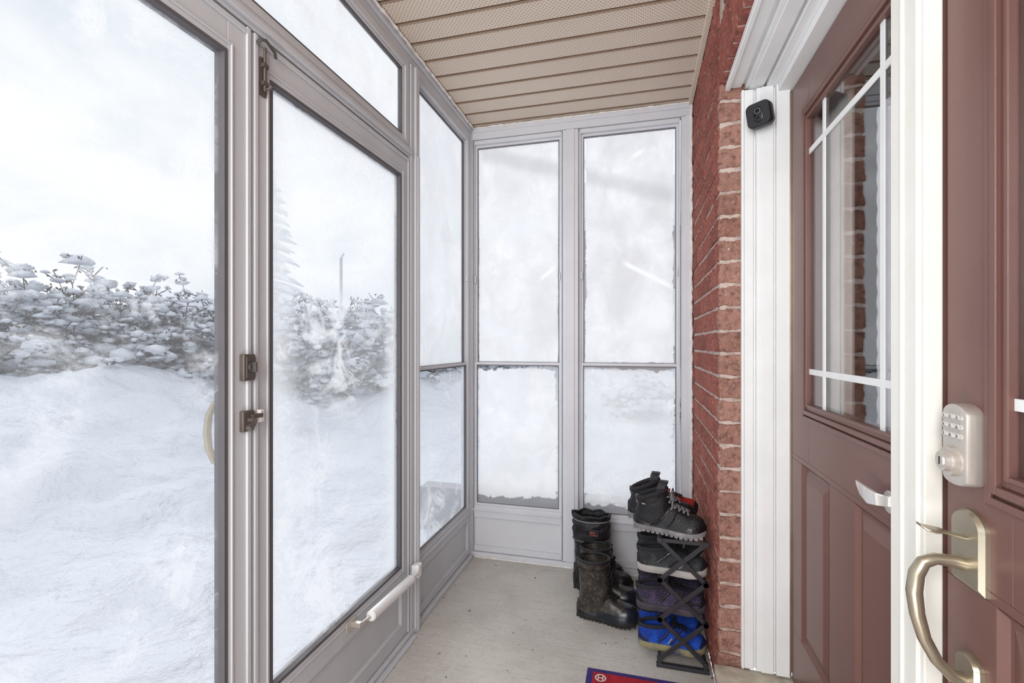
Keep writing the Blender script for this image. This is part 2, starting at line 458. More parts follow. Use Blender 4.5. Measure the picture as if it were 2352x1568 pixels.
# curtains behind the glass
mb = MB()
rings = []
for zz in (1.0, 1.9):
    rings.append([(0.545 + 0.008 * math.sin(i * 0.9), 1.455 + i * 0.0020, zz) for i in range(90)])
mb.loft(rings, cap=False, closed=False)
tag(mb.obj('curtain', M_curtain, org=(0.545, 1.56, 1.0), smooth=True, ang=80), 'pale gathered cloth curtain behind the door glass', 'curtain')
mb = MB()
rings = []
for k in range(120):
    zz = 1.0 + k * 0.0063; ed = 1.275 + 0.006 * abs(math.sin(k * 0.42))
    rings.append([(0.532 + 0.005 * math.sin(i * 0.9), 1.02 + (ed - 1.02) * i / 48, zz) for i in range(49)])
mb.loft(rings, cap=False, closed=False)
tag(mb.obj('curtain', M_lace_c, org=(0.532, 1.15, 1.0), smooth=True, ang=80), 'white curtain with small scalloped edge behind door glass', 'curtain')

# ------------------------------------------------------------------ brown entry doors
DX = 0.48
def entry_door(name, label, y0, y1, gy0, gy1, panels, vb):
    d = top(name, label, 'door', (DX, y0, 0.122), 'structure')
    gz0, gz1 = 1.03, 1.87; zb, zt = 0.125, 2.03
    mb = MB(); T = DX + 0.045
    mb.box(DX, T, y0, gy0, 0.86, zt); mb.box(DX, T, gy1, y1, 0.86, zt)
    mb.box(DX, T, gy0, gy1, 0.86, gz0); mb.box(DX, T, gy0, gy1, gz1, zt)
    pz0, pz1 = 0.30, 0.845
    mb.box(DX, T, y0, y1, zb, pz0); mb.box(DX, T, y0, y1, pz1, 0.86)
    ys = [y0] + [v for p in sorted(panels) for v in p] + [y1]
    for i in range(0, len(ys), 2): mb.box(DX, T, ys[i], ys[i+1], pz0, pz1)
    for a, b in panels:
        mb.box(DX + 0.010, T, a, b, pz0, pz1)
        def rc(x, i): return [(x, a+i, pz0+i), (x, b-i, pz0+i), (x, b-i, pz1-i), (x, a+i, pz1-i)]
        mb.loft([rc(DX + 0.010, 0.016), rc(DX + 0.000, 0.044), rc(DX + 0.000, 0.045)])
        mb.loft([rc(DX, 0.0), rc(DX + 0.010, 0.010)], cap=False)
    mb.obj('door_leaf', M_brown, d, bevel=0.0015, seg=2)
    mb = MB()
    fr(mb, 'X', gy0 - 0.045, gy1 + 0.045, gz0 - 0.045, gz1 + 0.045, 0.012, DX - 0.007, DX)
    fr(mb, 'X', gy0 - 0.026, gy1 + 0.026, gz0 - 0.026, gz1 + 0.026, 0.012, DX - 0.012, DX)
    fr(mb, 'X', gy0 - 0.014, gy1 + 0.014, gz0 - 0.014, gz1 + 0.014, 0.014, DX - 0.005, DX + 0.006)
    fr(mb, 'X', gy0 - 0.004, gy1 + 0.004, gz0 - 0.004, gz1 + 0.004, 0.008, DX - 0.009, DX + 0.006)
    mb.obj('glass_moulding', M_brown, d, bevel=0.002, seg=2)
    mb = MB(); mb.box(DX + 0.002, DX + 0.004, gy0 + 0.001, gy1 - 0.001, gz0 + 0.001, gz1 - 0.001); mb.obj('glass_pane', M_dglass, d)
    mb = MB(); q = 0.016; mz = 0.10
    for yy in vb: mb.box(DX - 0.0012, DX + 0.0018, yy - q/2, yy + q/2, gz0 + 0.004, gz1 - 0.004)
    for zz in (gz0 + mz, gz1 - mz): mb.box(DX - 0.0010, DX + 0.0018, gy0 + 0.004, gy1 - 0.004, zz - q/2, zz + q/2)
    tag(mb.obj('muntin', M_white, d), 'white window grille bars')
    return d
d3 = entry_door('door_3', 'brown panelled entry door with gridded glass', 0.94, 1.735, 1.04, 1.574, [(1.05, 1.268), (1.42, 1.64)], (1.137, 1.456))
d4 = entry_door('door_4', 'brown panelled entry door with keypad lock and handle', 0.06, 0.926, 0.24, 0.785, [(0.18, 0.40), (0.60, 0.815)], (0.358, 0.667))
# silver lever on door_3
mb = MB()
P = [(0.476, 1.10, 0.900), (0.458, 1.105, 0.902), (0.450, 1.125, 0.903), (0.449, 1.155, 0.908), (0.452, 1.180, 0.915)]
rings = []
for i, p in enumerate(P):
    w = (0.010, 0.012, 0.016, 0.012, 0.005)[i]
    rings.append([(p[0] + 0.003, p[1], p[2] - w), (p[0] - 0.003, p[1], p[2] - w), (p[0] - 0.004, p[1], p[2] + w), (p[0] + 0.003, p[1], p[2] + w)])
mb.loft(rings); mb.disc((0.48, 1.10, 0.90), (-1, 0, 0), 0.022, 0.006)
tag(mb.obj('door_lever', M_silver, d3, smooth=True, bevel=0.001), 'curved silver door lever')
mb = MB(); mb.box(0.474, 0.479, 1.7362, 1.7378, 0.13, 2.03)
mb.obj('weatherstrip', M_brass, d3)

# keypad lock
lk = sub_empty('keypad_lock', d4, (DX, 0.868, 1.0), 'satin nickel electronic keypad deadbolt')
mb = MB()
cy, z0, z1, hw = 0.870, 0.998, 1.122, 0.030
def shield(x, s, arch=0.012):
    pts = []
    for i in range(9):
        a = i / 8 * math.pi; pts.append((x, cy + math.cos(a) * hw * s, z1 - 0.018 + math.sin(a) * arch * 1.4 * s))
    for i in range(9):
        a = math.pi + i / 8 * math.pi; pts.append((x, cy + math.cos(a) * hw * s, z0 + 0.010 + math.sin(a) * 0.010 * s))
    return pts
mb.loft([shield(DX, 1.0), shield(DX - 0.014, 1.0), shield(DX - 0.020, 0.93), shield(DX - 0.021, 0.86)])
mb.obj('lock_body', M_nickel, lk, smooth=True)
for r in range(3):
    for c in range(3):
        mb = MB(); by = cy + 0.016 - c * 0.016; bz = 1.101 - r * 0.0140
        rings = []
        for xx, s in ((DX - 0.020, 1), (DX - 0.0245, 0.9), (DX - 0.0255, 0.6)):
            rings.append([(xx, by + math.cos(a*math.pi/6) * 0.0064 * s, bz + math.sin(a*math.pi/6) * 0.0048 * s) for a in range(12)])
        mb.loft(rings); mb.obj('keypad_button', M_silver, lk, smooth=True)
mxr = lambda x, y, z: Matrix.Translation((x, y, z)) @ Matrix(((0,0,-1,0),(-1,0,0,0),(0,1,0,0),(0,0,0,1)))
me_all = bmesh.new()
for r in range(3):
    t = '123456789'[r*3:r*3+3]
    for c in range(3):
        me = text_mesh(t[c], 0.0075, 0.0002); me.transform(mxr(DX - 0.0257, cy + 0.016 - c * 0.016, 1.101 - r * 0.0140)); me_all.from_mesh(me)
me = bpy.data.meshes.new('keypad_digits')
bmesh.ops.translate(me_all, verts=me_all.verts[:], vec=-parent_world(lk)); me_all.to_mesh(me); me.materials.clear(); me.materials.append(M_gasket)
o = bpy.data.objects.new('keypad_digits', me); COL.objects.link(o); o.parent = lk
mb = MB(); mb.disc((DX - 0.019, cy, 1.034), (-1, 0, 0), 0.023, 0.010, 32, 0.0215); mb.disc((DX - 0.029, cy, 1.034), (-1, 0, 0), 0.016, 0.008, 32, 0.0145); mb.disc((DX - 0.037, cy, 1.034), (-1, 0, 0), 0.010, 0.002, 24, 0.009)
mb.obj('key_cylinder', M_nickel, lk, smooth=True)
mb = MB(); mb.box(DX - 0.0396, DX - 0.0388, cy - 0.0012, cy + 0.0012, 1.028, 1.040); mb.obj('keyhole', M_blackgl, lk)

# handle set
hs = sub_empty('handle_set', d4, (DX, 0.862, 0.75), 'satin brass grip handle set with thumb latch')
mb = MB(); cy = 0.862
def plate(x, s, zc, hh, hw):
    pts = []
    for i in range(25):
        a = i / 24 * math.pi; pts.append((x, cy + math.cos(a) * hw * s, zc + hh * 0.55 + math.sin(a) * hh * 0.45 * s))
    pts += [(x, cy - hw * s, zc - hh * s), (x, cy + hw * s, zc - hh * s)]
    return pts
mb.loft([plate(DX, 1, 0.907, 0.057, 0.035), plate(DX - 0.006, 1, 0.907, 0.057, 0.035), plate(DX - 0.012, 0.86, 0.907, 0.057, 0.035)])
mb.obj('latch_plate', M_brass, hs, smooth=True, ang=25)
mb = MB(); mb.loft([plate(DX, 1, 0.715, 0.035, 0.024), plate(DX - 0.006, 1, 0.715, 0.035, 0.024), plate(DX - 0.012, 0.86, 0.715, 0.035, 0.024)])
mb.obj('mount_plate', M_brass, hs, smooth=True, ang=25)
mb = MB()
pts = [(0.474, cy, 0.882), (0.452, cy, 0.886), (0.432, cy, 0.887), (0.417, cy, 0.880), (0.408, cy, 0.862), (0.405, cy, 0.835), (0.409, cy, 0.800), (0.418, cy, 0.765), (0.433, cy, 0.735), (0.452, cy, 0.715), (0.474, cy, 0.708)]
mb.tube(pts, [0.0105, 0.009, 0.0085, 0.0095, 0.0105, 0.0108, 0.0100, 0.009, 0.0085, 0.009, 0.012], 14)
mb.obj('grip', M_brass, hs, smooth=True, ang=60)
mb = MB()
rings = []
for p, w in (((0.470, 0.922), 0.006), ((0.452, 0.926), 0.006), ((0.440, 0.930), 0.010), ((0.427, 0.931), 0.014), ((0.417, 0.933), 0.012), ((0.410, 0.938), 0.006)):
    rings.append([(p[0], cy - w, p[1] - 0.002), (p[0], cy + w, p[1] - 0.002), (p[0], cy + w, p[1] + 0.002), (p[0], cy - w, p[1] + 0.002)])
mb.loft(rings); mb.obj('thumb_latch', M_brass, hs, smooth=True, bevel=0.0008)

# security camera on jamb
cam_e = top('security_camera', 'small black square security camera mounted on white door frame', 'security camera', (0.385, 1.706, 1.912))
def rbox(mb, cx, w, h, d0, d1, r=0.018):
    def ring(d, s):
        pts = []
        for q, (sx, sz) in enumerate(((1,1),(-1,1),(-1,-1),(1,-1))):
            for i in range(6):
                a = (q * 90 + i * 18) * math.pi / 180
                pts.append(Vector(((sx*(w/2-r) + math.cos(a)*r) * s, d, h/2 + (sz*(h/2-r) + math.sin(a)*r) * s)))
        return pts
    mb.loft([ring(d1, 0.90), ring(d1 - 0.003, 0.97), ring(d1 - 0.008, 1), ring(d0 + 0.006, 1), ring(d0 + 0.002, 0.97), ring(d0, 0.92)])
mb = MB(); rbox(mb, 0, 0.074, 0.076, -0.020, 0.022); mb.obj('camera_body', M_black, cam_e, local=True, smooth=True, ang=40)
mb = MB()
rings = []
for d, s in ((-0.0195, 1), (-0.0215, 0.95), (-0.022, 0.85)):
    pts = []
    for i in range(24):
        a = i / 24 * 2 * math.pi
        pts.append((math.cos(a) * 0.0135 * s, d, 0.037 + math.sin(a) * 0.0135 * s + (0.011 if math.sin(a) > 0 else -0.011)))
    rings.append(pts)
mb.loft(rings); tag(mb.obj('camera_face', M_blackgl, cam_e, local=True, smooth=True, ang=30), 'glossy black oval lens panel')
M_ring = mat('lens_ring', lin(140,142,146), 0.3, 0.5)
mb = MB(); mb.tube([(0.0085*math.cos(a*math.pi/12), -0.0225, 0.048 + 0.0085*math.sin(a*math.pi/12)) for a in range(24)], 0.0010, 6, loop=True)
mb.obj('lens', M_ring, cam_e, local=True, smooth=True)
mb = MB(); mb.tube([(0.0080*math.cos(a*math.pi/12), -0.0225, 0.026 + 0.0080*math.sin(a*math.pi/12)) for a in range(24)], 0.0007, 6, loop=True)
mb.obj('button', M_gasket, cam_e, local=True, smooth=True)
mb = MB(); mb.tube([(0.0, 0.018, 0.037), (0.004, 0.036, 0.030)], 0.008); mb.obj('mount', M_black, cam_e, local=True)
cam_e.rotation_euler = (math.radians(10), math.radians(-5), math.radians(-32))

# ------------------------------------------------------------------ porch glazing : far wall
def post(name, label, boxes, material, org):
    mb = MB()
    for b in boxes: mb.box(*b)
    return tag(mb.obj(name, material, org=org, bevel=0.002), label, 'window frame', 'structure')

def window_unit(name, label, pl, a0, a1, ga0, ga1, d, sgn, frost_u, frost_l, mfr, mgk):
    org = (d, (a0+a1)/2, 0.03) if pl == 'X' else ((a0+a1)/2, d, 0.03)
    w = top(name, label, 'window', org, 'structure')
    o = lambda k: d + sgn * k
    zt, zm0, zm1, zb = 2.338, 1.080, 1.112, 0.302
    mb = MB()
    bx(mb, pl, a0, ga0 - 0.014, 0.03, 2.372, o(0), o(0.04)); bx(mb, pl, ga1 + 0.014, a1, 0.03, 2.372, o(0), o(0.04))
    bx(mb, pl, ga0 - 0.014, ga1 + 0.014, zt + 0.012, 2.372, o(0), o(0.04))
    bx(mb, pl, ga0 - 0.014, ga1 + 0.014, 0.222, zb - 0.012, o(0.0), o(0.04))
    bx(mb, pl, ga0 - 0.020, ga1 + 0.020, 0.262, 0.272, o(-0.008), o(0.0))
    bx(mb, pl, ga0 - 0.014, ga1 + 0.014, 0.03, 0.062, o(0.0), o(0.04))
    mb.obj('window_frame', mfr, w, bevel=0.0015)
    mb = MB(); bx(mb, pl, ga0 - 0.014, ga1 + 0.014, 0.062, 0.222, o(0.014), o(0.03)); mb.obj('kick_panel', mfr, w)
    for nm, za, zc, dd, fm in (('upper_sash', zm0 + 0.01, zt + 0.012, 0.022, frost_u), ('lower_sash', zb - 0.012, zm1 - 0.004, 0.008, frost_l)):
        mb = MB(); fr(mb, pl, ga0 - 0.014, ga1 + 0.014, za, zc, 0.012, o(dd), o(dd + 0.014), wt=0.016, wb=0.016)
        s = mb.obj(nm, mfr, w, bevel=0.001)
        mb = MB(); fr(mb, pl, ga0 - 0.003, ga1 + 0.003, za + 0.014, zc - 0.014, 0.0045, o(dd - 0.001), o(dd + 0.010), wt=0.006, wb=0.006); tag(mb.obj('gasket', mgk, s, org=org), 'grey rubber glazing gasket')
        s.children[0].location = (0,0,0)
        mb = MB(); bx(mb, pl, ga0 - 0.001, ga1 + 0.001, za + 0.014, zc - 0.014, o(dd + 0.005), o(dd + 0.007))
        q = tag(mb.obj('glass_pane', fm, s, org=org), 'frosted iced-over glass pane'); q.location = (0,0,0)
    mb = MB()
    bx(mb, pl, ga0 - 0.012, ga0 - 0.006, 1.56, 1.60, o(-0.002), o(0.01)); mb.obj('sash_stop', mfr, w)
    mb = MB(); bx(mb, pl, ga1 + 0.006, ga1 + 0.012, 1.56, 1.60, o(-0.002), o(0.01)); mb.obj('sash_stop', mfr, w)
    return w
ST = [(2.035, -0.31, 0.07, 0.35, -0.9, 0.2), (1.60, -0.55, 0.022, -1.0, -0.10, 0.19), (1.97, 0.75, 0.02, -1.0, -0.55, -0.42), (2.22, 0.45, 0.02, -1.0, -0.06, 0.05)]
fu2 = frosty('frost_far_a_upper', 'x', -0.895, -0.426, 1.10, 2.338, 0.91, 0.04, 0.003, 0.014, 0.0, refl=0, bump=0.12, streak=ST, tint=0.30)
fl2 = frosty('frost_far_a_lower', 'x', -0.895, -0.426, 0.302, 1.08, 0.76, 0.10, 0.002, 0.070, 0.040, refl=0, bump=0.12, tint=0.2)
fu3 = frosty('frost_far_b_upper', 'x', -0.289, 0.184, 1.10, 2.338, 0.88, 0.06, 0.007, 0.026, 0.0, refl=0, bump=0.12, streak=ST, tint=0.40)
fl3 = frosty('frost_far_b_lower', 'x', -0.289, 0.184, 0.302, 1.08, 0.50, 0.35, 0.002, 0.080, 0.040, refl=0, bump=0.12, tint=0.2)
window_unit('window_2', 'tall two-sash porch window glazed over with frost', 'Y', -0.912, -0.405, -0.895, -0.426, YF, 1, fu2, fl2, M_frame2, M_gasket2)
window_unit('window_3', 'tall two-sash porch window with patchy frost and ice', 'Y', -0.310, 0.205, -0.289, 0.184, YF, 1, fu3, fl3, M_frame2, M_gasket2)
post('trim_6', 'pale aluminium mullion between frosted windows', [(-0.400, -0.315, YF - 0.010, YF + 0.04, 0.03, 2.372), (-0.380, -0.335, YF - 0.016, YF - 0.010, 0.03, 2.372)], M_frame2, (-0.36, YF, 0))
post('trim_7', 'pale aluminium jamb against brick wall', [(0.210, 0.258, YF - 0.012, YF + 0.04, 0.03, 2.372), (0.232, 0.258, YF - 0.022, YF - 0.012, 0.03, 2.372)], M_frame2, (0.24, YF, 0))
post('trim_8', 'pale aluminium head rail above windows', [(-0.92, 0.26, YF - 0.012, YF + 0.04, 2.374, 2.436), (-0.92, 0.26, YF - 0.020, YF - 0.012, 2.41, 2.436)], M_frame2, (-0.3, YF, 2.37))
post('trim_9', 'pale aluminium bottom track on floor', [(-0.92, 0.26, YF - 0.014, YF + 0.05, 0.0, 0.028)], M_frame2, (-0.3, YF, 0))
post('trim_10', 'grey aluminium corner post', [(-0.965, -0.918, 2.57, 2.65, 0.0, 2.436), (-0.925, -0.914, 2.592, 2.65, 0.0, 2.436)], M_frame, (-0.94, 2.6, 0))

# left wall
fu1 = frosty('frost_side_upper', 'y', 1.90, 2.494, 1.10, 2.338, 0.76, 0.15, 0.002, 0.012, 0, 4, bump=0.15, tint=0.2)
fl1 = frosty('frost_side_lower', 'y', 1.90, 2.494, 0.302, 1.08, 0.18, 0.50, 0.002, 0.02, 0, 5, bump=0.15)
window_unit('window_1', 'tall two-sash porch window with snowy view', 'X', 1.893, 2.560, 1.908, 2.512, XL, -1, fu1, fl1, M_frame, M_gasket)
post('trim_11', 'grey aluminium post beside storm door', [(-0.955, -0.912, 1.815, 1.890, 0.0, 2.372), (-0.912, -0.902, 1.842, 1.876, 0.0, 2.372), (-0.902, -0.896, 1.850, 1.868, 0.0, 2.0)], M_frame, (-0.93, 1.85, 0))
post('trim_12', 'grey aluminium head rail along porch', [(-0.965, XL, -0.6, 2.565, 2.374, 2.436), (XL, -0.912, -0.6, 2.565, 2.408, 2.436)], M_frame, (-0.93, 1.0, 2.37))
post('trim_13', 'grey aluminium bottom track and threshold', [(-0.975, -0.905, -0.6, 2.565, 0.0, 0.022), (-0.905, -0.885, -0.6, 1.82, 0.0, 0.008)], M_frame, (-0.93, 1.0, 0))
post('trim_14', 'grey aluminium rail between storm doors and transom', [(-0.960, -0.914, -0.6, 1.812, 1.982, 2.026), (-0.914, -0.902, -0.6, 1.812, 1.992, 2.008)], M_frame, (-0.93, 1.0, 2.0))
# transom
w4 = top('window_4', 'frost-covered transom window above storm doors', 'window', (XL, 0.8, 2.03), 'structure')
mb = MB(); fr(mb, 'X', -0.55, 1.808, 2.028, 2.372, 0.032, -0.955, -0.916, wt=0.03, wb=0.016); fr(mb, 'X', -0.518, 1.776, 2.044, 2.342, 0.014, -0.945, -0.922); mb.obj('window_frame', M_frame, w4, bevel=0.0015)
mb = MB(); fr(mb, 'X', -0.504, 1.762, 2.058, 2.328, 0.006, -0.940, -0.924); mb.obj('gasket', M_gasket, w4)
ft = frosty('frost_transom', 'y', -0.5, 1.745, 2.05, 2.335, 0.30, 0.60, 0.002, 0.02, 0, 9, thr=(0.47, 0.54), tint=0.35)
mb = MB(); mb.box(-0.936, -0.934, -0.504, 1.762, 2.058, 2.328); tag(mb.obj('glass_pane', ft, w4), 'icy transom glass pane')

def storm_door(name, label, y0, y1, gy0, gy1, fm):
    d = top(name, label, 'storm door', (XL, y0, 0.026), 'structure')
    gz0, gz1 = 0.312, 1.892; zb, zt = 0.026, 1.978; a, b = -0.952, -0.920
    mb = MB()
    mb.box(a, b, y0, gy0, zb, zt); mb.box(a, b, gy1, y1, zb, zt)
    mb.box(a, b, gy0, gy1, gz1, zt); mb.box(a, b, gy0, gy1, 0.235, gz0); mb.box(a, b, gy0, gy1, zb, 0.085)
    mb.box(b, b + 0.006, y0 + 0.004, y0 + 0.016, zb, zt); mb.box(b, b + 0.006, y1 - 0.016, y1 - 0.004, zb, zt)
    mb.box(b, b + 0.006, y0 + 0.016, y1 - 0.016, zt - 0.018, zt - 0.004)
    fr(mb, 'X', gy0 - 0.014, gy1 + 0.014, gz0 - 0.022, gz1 + 0.020, 0.006, b, b + 0.004)
    mb.obj('door_frame', M_frame, d, bevel=0.0015)
    mb = MB(); mb.box(a + 0.008, b - 0.012, gy0, gy1, 0.085, 0.235); mb.obj('kick_panel', M_frame, d)
    mb = MB(); fr(mb, 'X', gy0, gy1, gz0, gz1, 0.009, a + 0.004, b + 0.001); tag(mb.obj('gasket', M_gasket, d), 'grey rubber glazing gasket')
    mb = MB(); mb.box(-0.938, -0.935, gy0 + 0.008, gy1 - 0.008, gz0 + 0.008, gz1 - 0.008); tag(mb.obj('glass_pane', fm, d), 'lightly frosted glass pane')
    return d
fd1 = frosty('frost_door_a', 'y', 0.1, 0.90, 0.312, 1.892, 0.08, 0.38, 0.001, 0.01, 0, 6, thr=(0.47, 0.60), bump=0.2)
fd2 = frosty('frost_door_b', 'y', 1.04, 1.745, 0.312, 1.892, 0.18, 0.42, 0.001, 0.04, 0, 7, thr=(0.47, 0.58), halo=0.40, bump=0.2)
sd1 = storm_door('door_1', 'grey aluminium storm door with full glass', 0.02, 0.9735, 0.10, 0.905, fd1)
sd2 = storm_door('door_2', 'grey aluminium storm door with frosted full glass', 0.9765, 1.812, 1.038, 1.746, fd2)
# flush bolt at top
fb = sub_empty('slide_bolt', sd2, (-0.92, 1.01, 1.86), 'dark metal slide bolt')
mb = MB(); mb.box(-0.920, -0.915, 1.001, 1.019, 1.835, 1.93); mb.tube([(-0.911, 1.010, 1.845), (-0.911, 1.010, 1.955)], 0.0038); mb.box(-0.915, -0.906, 1.002, 1.018, 1.860, 1.870); mb.box(-0.915, -0.906, 1.002, 1.018, 1.905, 1.915)
mb.tube([(-0.911, 1.010, 1.852), (-0.898, 1.010, 1.850), (-0.890, 1.010, 1.857)], 0.0038)
mb.obj('bolt', M_bronze, fb, smooth=True)
mb = MB(); mb.tube([(-0.915, 0.988, 1.955), (-0.903, 0.988, 1.963), (-0.898, 1.000, 1.966), (-0.898, 1.030, 1.952), (-0.903, 1.038, 1.944)], 0.004, 8, flat=1.4); mb.obj('bolt_keeper', M_darkmetal, fb, smooth=True)
# deadlock
lk1 = sub_empty('rim_lock', sd1, (-0.92, 0.955, 1.12), 'dull bronze rim lock with turn piece')
mb = MB(); mb.box(-0.920, -0.905, 0.938, 0.9735, 1.122, 1.186); mb.obj('lock_body', M_bronze, lk1, bevel=0.003, seg=2)
mb = MB(); mb.box(-0.905, -0.901, 0.942, 0.970, 1.128, 1.180); mb.disc((-0.901, 0.956, 1.155), (1, 0, 0), 0.011, 0.005); mb.box(-0.896, -0.885, 0.9525, 0.9590, 1.143, 1.167); mb.obj('turn_piece', M_darkmetal, lk1, bevel=0.001)
lk2 = sub_empty('door_latch', sd1, (-0.92, 0.955, 1.0), 'dull bronze latch with lever')
mb = MB(); mb.box(-0.920, -0.907, 0.938, 0.9735, 1.000, 1.050); mb.obj('latch_body', M_bronze, lk2, bevel=0.003, seg=2)
mb = MB(); mb.tube([(-0.907, 0.955, 1.028), (-0.888, 0.955, 1.028), (-0.879, 0.940, 1.022), (-0.875, 0.920, 1.014)], [0.0055, 0.0055, 0.006, 0.007], 10); mb.box(-0.907, -0.898, 0.960, 0.990, 1.030, 1.040); mb.obj('latch_lever', M_bronze, lk2, smooth=True)
mb = MB(); mb.box(-0.913, -0.900, 0.984, 0.996, 1.018, 1.048); tag(mb.obj('latch_keeper', M_caulk, sd2, bevel=0.001), 'small white latch keeper')
# outside pull handle
mb = MB(); mb.tube([(-0.953, 0.922, 1.075), (-0.975, 0.922, 1.068), (-0.992, 0.922, 1.04), (-0.997, 0.922, 1.00), (-0.992, 0.922, 0.96), (-0.975, 0.922, 0.932), (-0.953, 0.922, 0.925)], [0.009, 0.008, 0.008, 0.009, 0.008, 0.008, 0.009], 10)
tag(mb.obj('pull_handle', M_brass, sd1, smooth=True), 'brass outside pull handle')
# closer
cl = sub_empty('door_closer', sd2, (-0.92, 1.6, 0.26), 'white tubular pneumatic door closer')
mb = MB(); mb.tube([(-0.880, 1.45, 0.286), (-0.880, 1.455, 0.286), (-0.879, 1.745, 0.272), (-0.879, 1.75, 0.272)], [0.014, 0.0180, 0.0180, 0.014], 18); mb.obj('closer_tube', M_white, cl, smooth=True)
mb = MB(); mb.tube([(-0.880, 1.455, 0.286), (-0.886, 1.400, 0.288)], 0.005, 8); mb.box(-0.918, -0.882, 1.390, 1.404, 0.280, 0.296); mb.box(-0.919, -0.913, 1.365, 1.415, 0.272, 0.304); mb.obj('closer_rod', M_nickel, cl, bevel=0.001)
mb = MB(); mb.box(-0.888, -0.870, 1.75, 1.800, 0.262, 0.282); mb.box(-0.904, -0.872, 1.800, 1.832, 0.250, 0.300); mb.box(-0.888, -0.868, 1.795, 1.828, 0.290, 0.306); mb.obj('closer_bracket', M_white, cl, bevel=0.003)

# caulk beads
def bead(name, label, p0, p1, r, jit, seed):
    mb = MB(); p0, p1 = Vector(p0), Vector(p1); n = int((p1 - p0).length / 0.012)
    pts = []; rs = []
    for i in range(n + 1):
        p = p0.lerp(p1, i / n); q = noise.noise_vector(Vector((i * 0.35, seed, 0)))
        pts.append(p + q * jit); rs.append(r * (1 + 0.6 * noise.noise(Vector((i * 0.6, seed, 3)))))
    mb.tube(pts, rs, 7)
    return tag(mb.obj(name, M_caulk, org=tuple(p0), smooth=True, ang=80), label, 'sealant', 'structure')
bead('trim_15', 'lumpy white sealant bead under soffit', (-0.906, -0.5, 2.431), (-0.906, 2.57, 2.431), 0.006, 0.003, 1)
bead('trim_16', 'lumpy white sealant bead along brick', (0.257, YF - 0.026, 0.03), (0.257, YF - 0.026, 2.42), 0.007, 0.004, 2)
bead('trim_17', 'lumpy white sealant bead over windows', (-0.90, YF - 0.022, 2.434), (0.25, YF - 0.022, 2.434), 0.005, 0.002, 3)
bead('trim_18', 'white sealant bead along floor edge', (-0.9, YF - 0.018, 0.004), (0.25, YF - 0.018, 0.004), 0.005, 0.002, 4)

# ------------------------------------------------------------------ mat
M_mb = mat('mat_blue', lin(56,50,120), 0.95, 0, lin(82,58,120), 40, 0.7, 0.6, 300)
M_mr = mat('mat_red', lin(180,38,54), 0.95, 0, lin(140,28,50), 40, 0.7, 0.6, 300)
M_mw = mat('mat_white', lin(228,220,216), 0.95, 0, lin(200,190,190), 60, 0.5, 0.4, 300)
mt = top('door_mat', 'red door mat with blue border and white round emblem', 'door mat', (0.03, 1.5, 0))
mb = MB(); mb.box(-0.184, 0.245, 1.10, 1.80, 0.0005, 0.008); mb.obj('mat_base', M_mb, mt, bevel=0.002)
mb = MB(); mb.box(-0.162, 0.223, 1.122, 1.779, 0.008, 0.0095); mb.obj('mat_field', M_mr, mt)
for cx in (-0.133, 0.193):
    for cyy in (1.750, 1.152):
        mb = MB(); n = 28
        vo = []; vi = []
        for i in range(n):
            a0 = 2*math.pi*i/n
            vo.append(mb.bm.verts.new((cx + math.cos(a0)*0.020, cyy + math.sin(a0)*0.020, 0.0101)))
            vi.append(mb.bm.verts.new((cx + math.cos(a0)*0.015, cyy + math.sin(a0)*0.015, 0.0101)))
        for i in range(n): mb.face([vo[i], vo[(i+1)%n], vi[(i+1)%n], vi[i]])
        mb.box(cx - 0.010, cx - 0.006, cyy - 0.012, cyy + 0.012, 0.0096, 0.0102); mb.box(cx + 0.006, cx + 0.010, cyy - 0.012, cyy + 0.012, 0.0096, 0.0102); mb.box(cx - 0.006, cx + 0.006, cyy - 0.002, cyy + 0.002, 0.0096, 0.0102)
        mb.obj('mat_emblem', M_mw, mt)

# ------------------------------------------------------------------ shoe rack
rk = top('shoe_rack', 'charcoal folding lattice shoe rack stacked with footwear', 'shoe rack', (0.16, 2.1, 0))
RX0, RX1 = 0.076, 0.238; LV = [0.030, 0.178, 0.326, 0.474]
for nm, yy in (('lattice_side', 1.886), ('lattice_side', 2.275)):
    mb = MB()
    for i in range(3):
        mb.bar((RX0, yy - 0.003, LV[i]), (RX1, yy - 0.003, LV[i+1]), 0.016, 0.005, (0,1,0))
        mb.bar((RX1, yy + 0.003, LV[i]), (RX0, yy + 0.003, LV[i+1]), 0.016, 0.005, (0,1,0))
        for px, pz in (((RX0+RX1)/2, (LV[i]+LV[i+1])/2), (RX0, LV[i]), (RX1, LV[i]), (RX0, LV[i+1]), (RX1, LV[i+1])):
            mb.disc((px, yy - 0.008, pz), (0,1,0), 0.010, 0.016, 14)
    mb.bar((RX0 - 0.008, yy, LV[3]), (RX1 + 0.008, yy, LV[3]), 0.014, 0.006, (0,1,0))
    mb.box(RX0 - 0.012, RX1 + 0.012, yy - 0.009, yy + 0.009, 0.0, 0.014); mb.box(RX0 - 0.008, RX0 + 0.008, yy - 0.006, yy + 0.006, 0.012, 0.032); mb.box(RX1 - 0.008, RX1 + 0.008, yy - 0.006, yy + 0.006, 0.012, 0.032)
    mb.obj(nm, M_rackp, rk, bevel=0.001)
for L_ in LV:
    for xx in (RX0, RX1):
        mb = MB(); mb.tube([(xx, 1.886, L_), (xx, 2.275, L_)], 0.0055, 10); mb.obj('shelf_rail', M_rackp, rk, smooth=True)

